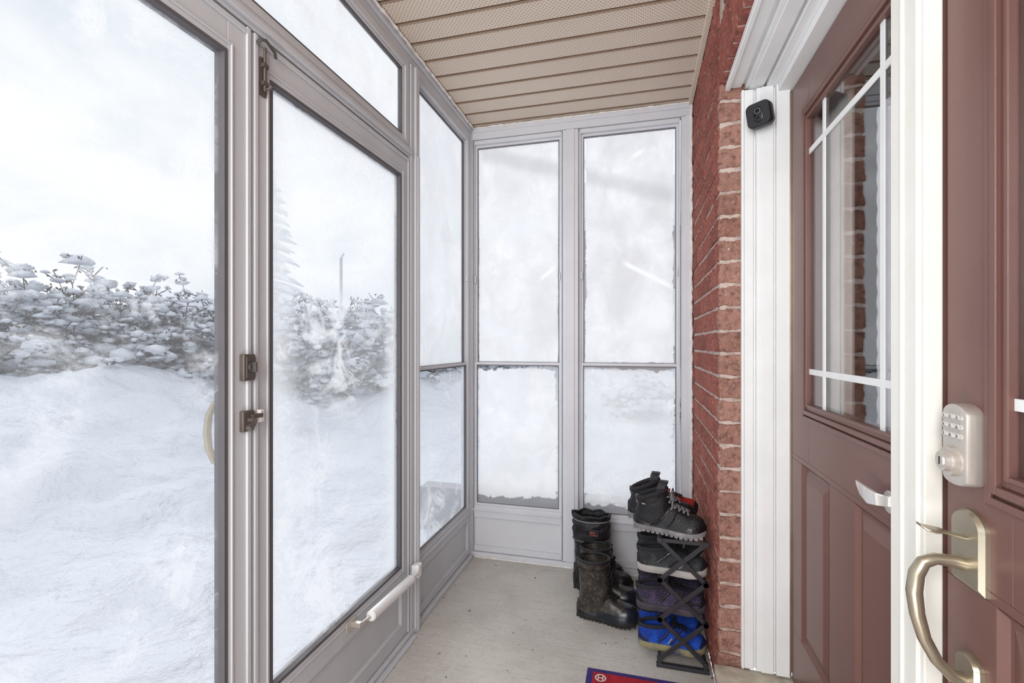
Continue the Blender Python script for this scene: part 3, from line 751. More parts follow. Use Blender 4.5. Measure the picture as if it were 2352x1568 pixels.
# ------------------------------------------------------------------ shoes
def itp(tab, t):
    for (a, va), (b, vb) in zip(tab, tab[1:]):
        if t <= b:
            k = (t - a) / (b - a) if b > a else 0
            k = k * k * (3 - 2 * k) * 0.5 + k * 0.5
            return va + (vb - va) * k
    return tab[-1][1]
WT = [(0, 0.004), (0.02, 0.017), (0.06, 0.027), (0.15, 0.034), (0.3, 0.035), (0.45, 0.036), (0.6, 0.043), (0.72, 0.047), (0.85, 0.043), (0.93, 0.033), (0.98, 0.018), (1.0, 0.005)]
def spring(t): return 0.012 * max(0, (t - 0.72) / 0.28) ** 2
TS = [0, .01, .03, .06, .1, .15, .2, .25, .3, .35, .4, .45, .5, .55, .6, .65, .7, .75, .8, .85, .9, .93, .96, .98, .992, 1.0]
def hull(mb, L, ws, zb, ht, add=0.0, cap=9.0, t0=0.0, t1=1.0, n=22):
    rings = []
    ts = [t for t in TS if t0 <= t <= t1]
    for t in ts:
        w = itp(WT, t) * ws + add; h = min(itp(ht, t) + add, cap)
        x = t * (L - 0.004) + 0.002
        if t == 0: x -= add
        if t == 1.0: x += add
        r = []
        for i in range(n):
            a = 2 * math.pi * i / n; c, s_ = math.cos(a), math.sin(a)
            yy = w * math.copysign(abs(c) ** 0.75, c) * (1 - 0.18 * max(0, s_))
            zz = zb + (h * abs(s_) ** 0.8 if s_ >= 0 else -0.004 * abs(s_))
            r.append((x, yy, zz + spring(t)))
        rings.append(r)
    mb.loft(rings)
def shaft(mb, spec, th=0.006, depth=0.07, n=28, wr=0.0):
    def ring(z, cx, a, b, tl, k=0.0):
        out = []
        for i in range(n):
            an = 2*math.pi*i/n
            q = 1 + wr * noise.noise(Vector((math.cos(an)*2.2, math.sin(an)*2.2, z * 45)))
            out.append((cx + (a*q - k) * math.cos(an), (b*q - k) * math.sin(an), z + tl * math.cos(an)))
        return out
    rings = []
    for s0, s1 in zip(spec, spec[1:]):
        for f in (0, 0.5): rings.append(ring(*[s0[i] + (s1[i] - s0[i]) * f for i in range(5)]))
    rings.append(ring(*spec[-1]))
    zt = spec[-1][0]
    rings.append(ring(zt + 0.003, *spec[-1][1:], k=th * 0.5))
    rings += [ring(s[0], *s[1:], k=th) for s in reversed(spec) if s[0] >= zt - depth]
    mb.loft(rings)
def sole(mb, L, ws, th, add=0.003, lugs=True):
    rings = []
    N = 20; tt = [0.5 - 0.5 * math.cos(math.pi * i / N) for i in range(N + 1)]
    for zz, k in ((0.005 if lugs else 0.0, -0.003), (0.008, 0.0), (th * 0.6, 0.001), (th, 0.0), (th + 0.001, -0.004)):
        r = []
        for t in tt: r.append((t * L + (k if t > .9 else (-k if t < .1 else 0)), itp(WT, t) * ws + add + k, zz + spring(t)))
        for t in reversed(tt[1:-1]): r.append((t * L, -(itp(WT, t) * ws + add + k), zz + spring(t)))
        rings.append(r)
    mb.loft(rings)
    if lugs:
        for i in range(15):
            t = 0.04 + i * 0.064; w = itp(WT, t) * ws + add
            for sg in (-1, 1):
                y0 = sg * (w - 0.014); y1 = sg * (w + 0.0005); z = spring(t)
                mb.box(t*L - 0.006, t*L + 0.006, min(y0,y1), max(y0,y1), z, z + 0.010)
def laces(mb, path, half, r=0.0022, bow=True):
    Q = [Vector((p[0], 0, p[1])) for p in path]; m = len(Q)
    P = []
    for i in range(m):
        t = (Q[min(i+1, m-1)] - Q[max(i-1, 0)]).normalized()
        P.append((Q[i], Vector((t.z, 0, -t.x))))
    for i in range(m - 1):
        a, na = P[i]; b, nb_ = P[i+1]
        for sg in (-1, 1):
            mid = (a + b) / 2 + (na + nb_).normalized() * 0.0045
            mb.tube([a + Vector((0, -sg*half, 0)) - na*0.004, a.lerp(mid, .5) + Vector((0, -sg*half*.5, 0)) + na*0.0015, mid, mid.lerp(b, .5) + Vector((0, sg*half*.5, 0)) + nb_*0.0015, b + Vector((0, sg*half, 0)) - nb_*0.004], r, 6)
            mb.disc(a + Vector((0, sg*(half+0.001), 0)) - na*0.003, na, 0.0042, 0.003, 10)
    if bow:
        a, na = P[-1]; c = a + na * 0.006
        for sg in (-1, 1):
            mb.tube([c, c + Vector((0.006, sg*0.018, 0.010)), c + Vector((0.010, sg*0.034, 0.0)), c + Vector((0.006, sg*0.026, -0.014)), c + Vector((0,0,-0.002))], r, 6)
            mb.tube([c, c + Vector((0.012, sg*0.012, -0.012)), c + Vector((0.010, sg*0.024, -0.035))], r, 6)

def make_shoe(name, label, cat, group, P):
    e = top(name, label, cat, (0,0,0), None, group)
    L, ws, st = P['L'], P['ws'], P['sole']
    ht = P['ht']
    mb = MB(); sole(mb, L, ws, st, 0.003, P.get('lugs', True)); mb.obj('sole', P['m_sole'], e, local=True, smooth=True, ang=40)
    mb = MB(); hull(mb, L, ws, st - 0.002, ht); shaft(mb, P['shaft'], P.get('th', 0.006), P.get('depth', 0.07), wr=P.get('wr', 0.0))
    mb.obj('upper', P['m_up'], e, local=True, smooth=True, remesh=0.0032, sm=4)
    for (a, b, cap, pn) in P['shell']:
        mb = MB(); hull(mb, L, ws, st - 0.003, ht, add=0.0025, cap=cap, t0=a, t1=b)
        mb.obj(pn, P['m_shell'], e, local=True, smooth=True, ang=50)
    pth = []
    for t in P.get('lt', (0.70, 0.64, 0.58, 0.52)): pth.append((t * L, st + itp(ht, t) + 0.001 + spring(t)))
    for (zz, k) in P.get('lz', ()):
        sp_ = P['shaft']
        for s0, s1 in zip(sp_, sp_[1:]):
            if s0[0] <= zz <= s1[0]:
                f = (zz - s0[0]) / (s1[0] - s0[0]); cx = s0[1] + (s1[1]-s0[1])*f; a_ = s0[2] + (s1[2]-s0[2])*f; tl = s0[4] + (s1[4]-s0[4])*f
                pth.append((cx + a_ + 0.002, zz + tl)); break
    mb = MB(); laces(mb, pth, P.get('lh', 0.016), P.get('lr', 0.0022), P.get('bow', True)); mb.obj('lace', P['m_lace'], e, local=True, smooth=True)
    if P.get('tongue', 0):
        mb = MB(); q = P['shaft'][-1]; x = q[1] + q[2] - 0.006; z = q[0] + q[4]
        rr = []; tk = P.get('tongue_t', 0.004)
        for k, (dx, dz, w) in enumerate(((-0.004, -0.05, 0.020), (-0.002, -0.02, 0.024), (0.0, 0.008, 0.026), (0.005, P['tongue'], 0.022), (0.007, P['tongue'] + 0.006, 0.014))):
            rr.append([(x+dx-tk, -w, z+dz), (x+dx, -w*1.0, z+dz), (x+dx+0.004, 0, z+dz), (x+dx, w, z+dz), (x+dx-tk, w, z+dz)])
        mb.loft(rr); mb.obj('tongue', P.get('m_tongue', P['m_up']), e, local=True, smooth=True, ang=60)
    if P.get('collar', 0):
        q = P['shaft'][-1]; mb = MB(); pts = []
        for i in range(28):
            a = 2*math.pi*i/28; wv = P.get('wave', 0) * math.sin(a*7)
            pts.append((q[1] + (q[2]-0.003+wv) * math.cos(a), (q[3]-0.003+wv) * math.sin(a), q[0] + q[4]*math.cos(a) + 0.002 + wv))
        mb.tube(pts, P['collar'], 8, loop=True); mb.obj('collar', P.get('m_collar', P['m_up']), e, local=True, smooth=True, ang=80)
        mb = MB(); x = q[1] - q[2]; z = q[0] - q[4]
        mb.tube([(x + 0.002, 0, z - 0.02), (x - 0.004, 0, z), (x - 0.004, 0, z + 0.014), (x + 0.004, 0, z + 0.012), (x + 0.006, 0, z - 0.01)], 0.003, 6)
        mb.obj('pull_tab', P.get('m_tab', P['m_lace']), e, local=True, smooth=True)
    for (zc, k, mm, pn) in P.get('bands', ()):
        for s0, s1 in zip(P['shaft'], P['shaft'][1:]):
            if s0[0] <= zc <= s1[0]:
                f = (zc - s0[0]) / (s1[0] - s0[0]); v = [s0[i] + (s1[i]-s0[i])*f for i in range(5)]
                mb = MB(); mb.tube([(v[1] + (v[2]+0.002)*math.cos(2*math.pi*i/28), (v[3]+0.002)*math.sin(2*math.pi*i/28), zc + v[4]*math.cos(2*math.pi*i/28)) for i in range(28)], k, 6, loop=True)
                mb.obj(pn, mm, e, local=True, smooth=True); break
    for (nm, pts, r, mm) in P.get('strips', ()):
        for sg in (-1, 1):
            mb = MB(); q = []
            for (t, zf) in pts:
                w = itp(WT, t) * ws; h = itp(ht, t)
                s_ = min(0.97, zf) ** (1/0.8); c = math.sqrt(max(0, 1 - s_*s_))
                q.append((t*L, sg * (w * c ** 0.75 * (1 - 0.18*s_) + 0.0004), st + h * zf + spring(t)))
            mb.tube(q, r, 6); mb.obj(nm, mm, e, local=True, smooth=True)
    if 'patch' in P:
        (px, pz, pw, ph, py, mm) = P['patch']
        mb = MB(); mb.box(px - pw, px + pw, -py - 0.003, -py + 0.012, pz - ph, pz + ph); mb.obj('patch', mm[0], e, local=True, bevel=0.001)
        mb = MB(); mb.box(px - pw*0.8, px + pw*0.2, -py - 0.0036, -py - 0.003, pz - ph*0.1, pz + ph*0.4); mb.box(px - pw*0.8, px + pw*0.7, -py - 0.0036, -py - 0.003, pz - ph*0.6, pz - ph*0.35)
        mb.obj('patch_mark', mm[1], e, local=True)
    return e

def fab(name, c, c2, scale=260, bump=0.6, rough=0.85):
    m, g, out = newmat(name)
    tc = g.n('ShaderNodeTexCoord').outputs['Object']
    p = g.n('ShaderNodeBsdfPrincipled')
    v = g.n('ShaderNodeTexVoronoi'); g.set(v.inputs['Vector'], tc); v.inputs['Scale'].default_value = scale
    f = g.ss(v.outputs['Distance'], 0.1, 0.6)
    base = g.mix(f, c, c2)
    base = g.mix(g.m('MULTIPLY', g.ss(g.noise(tc, 14, 5), 0.45, 0.7), 0.45), base, tuple(min(1, x*1.6+0.01) for x in c[:3]) + (1,))
    g.set(p.inputs['Base Color'], base); p.inputs['Roughness'].default_value = rough
    b = g.n('ShaderNodeBump'); b.inputs['Strength'].default_value = bump; b.inputs['Distance'].default_value = 0.002
    g.set(b.inputs['Height'], v.outputs['Distance']); g.set(p.inputs['Normal'], b.outputs[0])
    g.set(out.inputs[0], p.outputs[0]); return m
M_bk = fab('black_textile', lin(36,36,41), lin(22,22,26), rough=0.45)
M_bks = fab('black_leather', lin(28,28,32), lin(18,18,21), 120, 0.4, 0.30)
M_rub = mat('black_rubber', lin(32,32,34), 0.55, 0, lin(54,52,52), 20, 0.6, 0.3, 120)
M_navy = mat('navy_rubber', lin(34,40,50), 0.24, 0, lin(22,26,34), 14, 0.6, 0.1, 100)
M_taupe = fab('taupe_leather', lin(86,79,73), lin(52,48,44), 60, 0.25, 0.33)
M_lace = mat('black_lace', lin(26,26,28), 0.8)
M_lgrey = mat('grey_lace', lin(138,136,140), 0.8)
M_strap = mat('grey_strap', lin(92,92,96), 0.6)
M_gsole = mat('grey_rubber_sole', lin(150,148,150), 0.7, 0, lin(98,96,98), 20, 0.7, 0.3, 120)
M_wsole = mat('light_foam_sole', lin(190,188,184), 0.7, 0, lin(146,144,142), 18, 0.6)
M_gup = fab('grey_mesh', lin(70,75,77), lin(34,36,40), 300)
M_pur = fab('purple_mesh', lin(88,76,106), lin(48,42,62), 220, 1.0)
M_psole = mat('dusky_sole', lin(92,87,96), 0.7, 0, lin(54,50,58), 18, 0.7)
M_blue = fab('blue_mesh', lin(34,92,196), lin(18,56,150), 260)
M_dblue = mat('dark_blue_overlay', lin(20,34,84), 0.6)
M_ysole = mat('navy_cream_sole', lin(46,62,112), 0.7, 0, lin(170,160,112), 14, 0.9)
M_red = fab('red_mesh', lin(190,52,42), lin(140,30,26), 260)
M_collark = mat('padded_lining', lin(46,44,48), 0.9)
M_tagred = mat('tag_red', lin(150,70,62), 0.7); M_tagw = mat('tag_grey', lin(190,186,184), 0.7)
HT_boot = [(0, 0.05), (0.1, 0.06), (0.3, 0.07), (0.45, 0.085), (0.55, 0.085), (0.68, 0.072), (0.8, 0.062), (0.9, 0.054), (0.96, 0.040), (1, 0.016)]
HT_low = [(0, 0.042), (0.1, 0.048), (0.3, 0.052), (0.42, 0.068), (0.5, 0.072), (0.62, 0.062), (0.75, 0.052), (0.88, 0.044), (0.96, 0.030), (1, 0.012)]

boot = make_shoe('winter_boot', 'dark taupe lace-up winter boot with rubber toe', 'boot', 'pair of lace-up winter boots on the floor', dict(
    L=0.275, ws=1.16, sole=0.022, ht=HT_boot, m_sole=M_rub, m_up=M_taupe, m_lace=M_lace, m_shell=M_navy, shell=[(0.0, 0.35, 0.030, 'heel_guard'), (0.35, 1.0, 0.064, 'toe_cap')],
    shaft=[(0.04, 0.080, 0.070, 0.042, 0.004), (0.08, 0.082, 0.070, 0.044, 0.006), (0.12, 0.080, 0.064, 0.046, 0.006), (0.17, 0.078, 0.066, 0.050, 0.004), (0.22, 0.076, 0.070, 0.055, 0.003), (0.255, 0.076, 0.072, 0.058, 0.003)],
    depth=0.10, collar=0.007, m_collar=M_bk, lt=(0.66, 0.60, 0.55), lz=((0.125, 0), (0.15, 0), (0.175, 0), (0.20, 0)), lh=0.022, lr=0.0036, th=0.008, wr=0.09,
    bands=((0.225, 0.003, M_bk, 'cuff_seam'),),
    strips=[('seam', [(0.34, 0.35), (0.42, 0.6), (0.5, 0.85), (0.56, 0.97)], 0.002, M_bk)]))
tall = make_shoe('snow_boot', 'tall black nylon snow boot with drawstring collar', 'boot', 'pair of tall snow boots on the floor', dict(
    L=0.285, ws=1.14, sole=0.028, ht=HT_boot, m_sole=M_rub, m_up=M_bk, m_lace=M_lace, m_shell=M_bks, shell=[(0.0, 0.35, 0.04, 'heel_guard'), (0.35, 1.0, 0.064, 'toe_cap')],
    shaft=[(0.04, 0.082, 0.074, 0.046, 0.004), (0.10, 0.084, 0.074, 0.050, 0.006), (0.15, 0.084, 0.074, 0.053, 0.006), (0.20, 0.086, 0.080, 0.057, 0.004), (0.24, 0.088, 0.086, 0.060, 0.003), (0.28, 0.088, 0.090, 0.061, 0.002), (0.315, 0.088, 0.092, 0.062, 0.0), (0.332, 0.088, 0.084, 0.056, 0.0), (0.352, 0.088, 0.090, 0.061, 0.0)],
    depth=0.11, collar=0.006, wave=0.004, m_collar=M_bk, lt=(0.66, 0.60, 0.55), lz=((0.14, 0), (0.17, 0), (0.20, 0)), lh=0.018, lr=0.003, th=0.007, wr=0.14, bands=((0.332, 0.003, M_lgrey, 'drawstring'), (0.24, 0.004, M_strap, 'strap')),
    patch=(0.105, 0.285, 0.024, 0.018, 0.062, (M_rub, M_tagred))))
hike = make_shoe('hiking_boot', 'black ankle hiking boot with grey sole and laces', 'boot', 'hiking boots on the top of the rack', dict(
    L=0.270, ws=1.04, sole=0.024, ht=HT_boot, m_sole=M_gsole, m_up=M_bk, m_lace=M_lgrey, m_shell=M_bks, shell=[(0.0, 0.28, 0.045, 'heel_guard'), (0.74, 1.0, 0.048, 'toe_cap')],
    shaft=[(0.035, 0.074, 0.068, 0.039, 0.004), (0.07, 0.076, 0.070, 0.042, 0.010), (0.10, 0.074, 0.064, 0.043, 0.018), (0.120, 0.070, 0.058, 0.044, 0.024), (0.140, 0.066, 0.056, 0.044, 0.026)],
    depth=0.05, collar=0.009, m_collar=M_collark, tongue=0.024, tongue_t=0.030, lt=(0.76, 0.70, 0.64, 0.58), lz=((0.085, 0), (0.105, 0), (0.120, 0)), lh=0.023, lr=0.0032, th=0.008, wr=0.06,
    strips=[('overlay', [(0.25, 0.15), (0.4, 0.45), (0.5, 0.8)], 0.0035, M_strap), ('overlay', [(0.5, 0.10), (0.57, 0.5), (0.6, 0.85)], 0.0035, M_bks)],
    patch=(0.045, 0.110, 0.010, 0.004, 0.044, (M_rub, M_tagw))))
def low(name, label, group, mu, ms, ml, ms2, **kw):
    P = dict(L=0.258, ws=1.02, sole=0.026, ht=HT_low, m_sole=ms, m_up=mu, m_lace=ml, m_shell=ms2, shell=[(0.86, 1.0, 0.034, 'toe_cap'), (0.0, 0.16, 0.036, 'heel_guard')],
    shaft=[(0.035, 0.066, 0.062, 0.034, 0.004), (0.052, 0.066, 0.062, 0.036, 0.006), (0.070, 0.064, 0.058, 0.037, 0.008), (0.086, 0.062, 0.058, 0.036, 0.006)],
    depth=0.030, collar=0.007, m_collar=M_collark, tongue=0.016, lt=(0.70, 0.65, 0.60, 0.55, 0.50), lh=0.016, lr=0.0025, lugs=False, wr=0.03)
    P.update(kw)
    return make_shoe(name, label, 'shoe', group, P)
s_grey = low('running_shoe', 'black and grey running shoe with pale sole', 'grey running shoes on a rack tier', M_gup, M_wsole, M_lace, M_bk,
    strips=[('overlay', [(0.30, 0.3), (0.42, 0.6), (0.52, 0.9)], 0.004, M_bks), ('overlay', [(0.46, 0.1), (0.56, 0.5), (0.62, 0.9)], 0.004, M_bks), ('overlay', [(0.6, 0.1), (0.68, 0.5), (0.7, 0.85)], 0.003, M_wsole)])
s_pur = low('walking_shoe', 'purple and black mesh walking shoe', 'purple walking shoes on a rack tier', M_pur, M_psole, M_lace, M_bk,
    strips=[('overlay', [(0.34, 0.2), (0.45, 0.6), (0.52, 0.9)], 0.005, M_bk), ('overlay', [(0.55, 0.1), (0.62, 0.5), (0.66, 0.9)], 0.005, M_bk), ('overlay', [(0.62, 0.3), (0.75, 0.4), (0.9, 0.3)], 0.005, M_bk)])
s_blue = low('trainer', 'bright blue mesh trainer with navy and cream sole', 'blue trainers on the lowest rack tier', M_blue, M_ysole, M_lace, M_dblue,
    strips=[('stripe', [(0.30, 0.1), (0.40, 0.5), (0.5, 0.9)], 0.005, M_dblue), ('stripe', [(0.48, 0.1), (0.56, 0.5), (0.62, 0.9)], 0.004, M_dblue), ('stripe', [(0.44, 0.1), (0.50, 0.4)], 0.002, M_wsole)])
s_red = low('sneaker', 'red mesh sneaker on top of the rack', None, M_red, M_rub, M_lace, M_bk)

def place(e, x, y, z, rz=0, ry=0, s=1.0):
    e.location = (x, y, z); e.rotation_euler = (0, math.radians(ry), math.radians(rz)); e.scale = (s, s, s)
place(boot, -0.270, 2.170, 0, -8)
b2 = copy_tree(boot); place(b2, -0.272, 2.285, 0, 0); b2['label'] = 'dark winter boot standing behind its mate'
place(tall, -0.318, 2.410, 0, 0, 0, 1.03)
t2 = copy_tree(tall); place(t2, -0.330, 2.524, 0, 0, 0, 0.90)
place(hike, -0.020, 1.975, LV[3] + 0.0125, -10, 2.0)
h2 = copy_tree(hike); place(h2, -0.046, 2.084, LV[3] + 0.0125, -2, 2.0)
place(s_red, 0.030, 2.205, LV[3] + 0.0065, 0, 0, 0.84)
place(s_grey, -0.006, 1.957, LV[2] + 0.0065, -3); c = copy_tree(s_grey); place(c, -0.004, 2.073, LV[2] + 0.0065, 3)
place(s_pur, -0.010, 1.957, LV[1] + 0.0065, 1); c = copy_tree(s_pur); place(c, -0.002, 2.076, LV[1] + 0.0065, 0)
place(s_blue, -0.002, 1.957, LV[0] + 0.0065, -1, 0, 0.97); c = copy_tree(s_blue); place(c, -0.002, 2.073, LV[0] + 0.0065, 2, 0, 0.97)

# ------------------------------------------------------------------ outside world
def sst(x, a, b):
    k = min(1, max(0, (x - a) / (b - a))); return k*k*(3-2*k)
def gz(x, y):
    dl = max(-1.0 - x, y - 2.75, 0.0)
    if x > -1.03 and y < 2.72: return -0.35
    k = sst(dl, 0.2, 5.0)
    z = 0.08 + (0.90 - 0.28 * sst(y, 2.5, 7.0)) * k
    amp = 0.05 + 0.15 * min(1, dl / 2.5)
    z += amp * noise.fractal(Vector((x*0.7, y*0.7, 0.3)), 0.8, 2.0, 5)
    z += 0.05 * noise.noise(Vector((x*2.5, y*2.5, 4))) + 0.07 * min(1, dl) * noise.noise(Vector((x*1.3 + y*0.5, y*1.7 - x*0.3, 9)))
    if dl > 12: z -= (dl - 12) * 0.01
    return z
def axis_pts(lo, c0, c1, hi, nl, nc, nh):
    a = [c0 + (lo - c0) * (i / nl) ** 2.0 for i in range(nl, 0, -1)]
    b = [c0 + (c1 - c0) * i / nc for i in range(nc)]
    c = [c1 + (hi - c1) * (i / nh) ** 2.0 for i in range(nh + 1)]
    return a + b + c
xs = axis_pts(-70, -6.0, 1.5, 30, 60, 150, 20); ys = axis_pts(-8, -0.5, 6.0, 70, 20, 130, 60)
mb = MB()
Gd = [[mb.bm.verts.new((x, y, gz(x, y))) for y in ys] for x in xs]
for i in range(len(xs) - 1):
    for j in range(len(ys) - 1):
        if xs[i] > -0.95 and ys[j+1] < 2.65: continue
        mb.face([Gd[i][j], Gd[i+1][j], Gd[i+1][j+1], Gd[i][j+1]])
g_ = mb.obj('ground', M_snow, org=(0,0,0), smooth=True, ang=180)
tag(g_, 'deep drifted snow covering the yard', 'snow', 'structure')

# grey ledge added beyond windows, in place of outer shadow and frame
mb = MB(); mb.box(-1.3, 1.0, 2.70, 2.82, -0.35, 0.34)
tag(mb.obj('trim_19', mat('ledge_grey', lin(158,158,164), 0.9), org=(0, 2.75, 0), bevel=0.004), 'grey ledge added outside the windows', 'ledge', 'structure')

# hedge and shrub: fast list-based twig / snow builder
tb = bmesh.new(); bmesh.ops.create_icosphere(tb, subdivisions=1, radius=1)
ICV = [v.co.copy() for v in tb.verts]; tb.verts.index_update(); ICF = [[v.index for v in f.verts] for f in tb.faces]; tb.free()
class LB:
    def __init__(s): s.v = []; s.f = []
    def seg(s, a, b, r0, r1):
        t = (b - a)
        if t.length < 1e-5: return
        t.normalize(); up = Vector((0,0,1)) if abs(t.z) < 0.9 else Vector((1,0,0)); sd = t.cross(up).normalized(); up = sd.cross(t)
        o = len(s.v)
        for p, r in ((a, r0), (b, r1)):
            for k in range(3):
                an = 2.094 * k; s.v.append(p + (sd * math.cos(an) + up * math.sin(an)) * r)
        for k in range(3): s.f.append((o + k, o + (k+1) % 3, o + 3 + (k+1) % 3, o + 3 + k))
    def leaf(s, c, u, w):
        o = len(s.v); s.v += [c + u, c + w, c - u, c - w]; s.f.append((o, o+1, o+2, o+3))
    def blob(s, c, r, sx, sy, sz, jit):
        o = len(s.v)
        for q in ICV:
            p = Vector((q.x * sx, q.y * sy, q.z * sz)) * r * (1 + jit * noise.noise(q * 1.7 + c * 9)); s.v.append(c + p)
        for f in ICF: s.f.append(tuple(o + i for i in f))
    def obj(s, name, m, parent, smooth):
        me = bpy.data.meshes.new(name); me.from_pydata([tuple(v) for v in s.v], [], s.f); me.materials.append(m); me.update()
        if smooth: me.polygons.foreach_set('use_smooth', [True] * len(me.polygons))
        o = bpy.data.objects.new(name, me); COL.objects.link(o); o.parent = parent; o['kind'] = 'stuff'; return o
def grow(tw, sn, root, ln, sp, rnd):
    a = rnd.uniform(0, 2*math.pi)
    p = root.copy(); d = Vector((math.cos(a)*sp, math.sin(a)*sp, 0.9)).normalized(); r = 0.011
    for k in range(6):
        d = (d + Vector((rnd.uniform(-.5,.5), rnd.uniform(-.5,.5), rnd.uniform(-.36,.10)))).normalized()
        p1 = p + d * ln / 6; tw.seg(p, p1, r, r * 0.85); p = p1; r *= 0.85
        for q in range(3):
            dd = (d + Vector((rnd.uniform(-1.3,1.3), rnd.uniform(-1.3,1.3), rnd.uniform(-.8,.5)))).normalized()
            p2 = p + dd * rnd.uniform(.06, .17)
            tw.seg(p, p2, 0.009, 0.005)
            for l in range(2):
                c = p2 + Vector((rnd.uniform(-.04,.04), rnd.uniform(-.04,.04), rnd.uniform(-.04,.02))); u = Vector((rnd.uniform(-1,1), rnd.uniform(-1,1), rnd.uniform(-1,1))).normalized() * rnd.uniform(.016, .034)
                tw.leaf(c, u, u.cross(Vector((rnd.uniform(-1,1), rnd.uniform(-1,1), 0.3))).normalized() * 0.015)
            if rnd.random() < 0.58: sn.blob(p2 + Vector((0,0,0.018)), rnd.uniform(.018,.050), rnd.uniform(1,1.8), 1.3, rnd.uniform(.5,.9), 0.9)
        if rnd.random() < 0.66: sn.blob(p + Vector((0,0,0.022)), rnd.uniform(.04,.10), rnd.uniform(.9,1.9), 1.4, rnd.uniform(.45,.8), 0.9)
rnd = random.Random(11)
hd = top('hedge', 'long low hedge of bare twigs laden with snow', 'hedge', (-6.5, 5.0, 0.8), 'stuff')
tw, sn = LB(), LB(); O = Vector((-6.5, 5.0, 0.8))
for i in range(1000):
    t = i / 999; an = math.radians(72 - 52 * t); r = 7.1 + rnd.random() * 1.5
    x, y = -r * math.sin(an), r * math.cos(an)
    # crown follows a gently undulating top line so that the hedge reads as one band
    topz = 1.98 - 0.22 * sst(t, 0.35, 0.75) + 0.14 * noise.noise(Vector((t * 12, 3, 1)))
    g0 = gz(x, y) - 0.08
    hgt = max(0.45, (topz - g0) * 1.02)
    grow(tw, sn, Vector((x, y, g0)) - O, hgt * rnd.uniform(0.70, 1.15), rnd.uniform(0.1, 0.75), rnd)
tw.obj('branch', M_twig, hd, False)
s_ = sn.obj('snow_cover', M_snow, hd, True); s_['label'] = 'clumped snow resting on the twigs'
sh = top('shrub', 'small dark twiggy shrub with snow on top', 'shrub', (0.10, 5.6, gz(0.10, 5.6) - 0.05))
tw, sn = LB(), LB()
for i in range(60): grow(tw, sn, Vector((rnd.uniform(-.15,.15), rnd.uniform(-.15,.15), 0)), rnd.uniform(0.25, 0.42), rnd.uniform(0.2, 1.2), rnd)
tw.obj('branch', M_twig, sh, False); sn.obj('snow_cover', M_snow, sh, True)

# houses
def ext_brick():
    m, g, out = newmat('distant_brick')
    tc = g.n('ShaderNodeTexCoord').outputs['Object']; p = g.n('ShaderNodeBsdfPrincipled')
    g.set(p.inputs['Base Color'], g.mix(g.noise(tc, 2.5, 4), lin(160,124,118), lin(138,104,100))); p.inputs['Roughness'].default_value = 0.9
    g.set(out.inputs[0], p.outputs[0]); return m
M_eb = ext_brick(); M_win = mat('dark_house_window', lin(110,108,116), 0.2)
M_nb = mat('grey_brown_brick', lin(188,178,174), 0.9, 0, lin(166,154,150), 2, 0.6)
def house(label, x, y, rz, w, d, h, rh, mw):
    e = top('house', label, 'house', (x, y, gz(x, y) - 0.3))
    mb = MB(); mb.box(-w/2, w/2, -d/2, d/2, 0, h); mb.obj('house_wall', mw, e, local=True)
    mb = MB(); o = 0.4
    mb.loft([[(-w/2-o, -d/2-o, h), (-w/2-o, d/2+o, h), (-w/2-o, d/2+o, h+0.25), (-w/2-o, 0, h+rh), (-w/2-o, -d/2-o, h+0.25)], [(w/2+o, -d/2-o, h), (w/2+o, d/2+o, h), (w/2+o, d/2+o, h+0.25), (w/2+o, 0, h+rh), (w/2+o, -d/2-o, h+0.25)]])
    tag(mb.obj('roof', M_snow, e, local=True), 'snow-covered gable roof')
    for k in range(max(1, int(w // 2.2))):
        cx = -w/2 + 1.3 + k * 2.2
        mb = MB(); mb.box(cx - 0.4, cx + 0.4, -d/2 - 0.03, -d/2 + 0.02, 0.9, 1.8); mb.obj('house_window', M_win, e, local=True)
        mb = MB(); fr(mb, 'Y', cx - 0.46, cx + 0.46, 0.84, 1.86, 0.08, -d/2 - 0.06, -d/2 - 0.02); mb.obj('window_trim', M_white, e, local=True)
    e.rotation_euler = (0, 0, math.radians(rz)); return e
house('low red brick house with snow-covered roof', -21.0, 21.2, 46, 6, 5, 2.55, 0.9, M_eb)
house('neighbouring brick house with snowy roof', 1.2, 12.0, 0, 9, 6, 2.9, 2.0, M_nb)
# lamp post
mb = MB(); mb.tube([(-11.3, 16.5, 0.4), (-11.3, 16.5, 4.6)], [0.07, 0.06], 10); mb.tube([(-11.3, 16.5, 4.5), (-11.1, 16.3, 4.66), (-10.9, 16.1, 4.66)], 0.03, 8)
tag(mb.obj('lamp_post', mat('weathered_pole', lin(190,192,196), 0.8), org=(-11.3, 16.5, 0.4)), 'grey street lamp post beyond the hedge', 'lamp post')
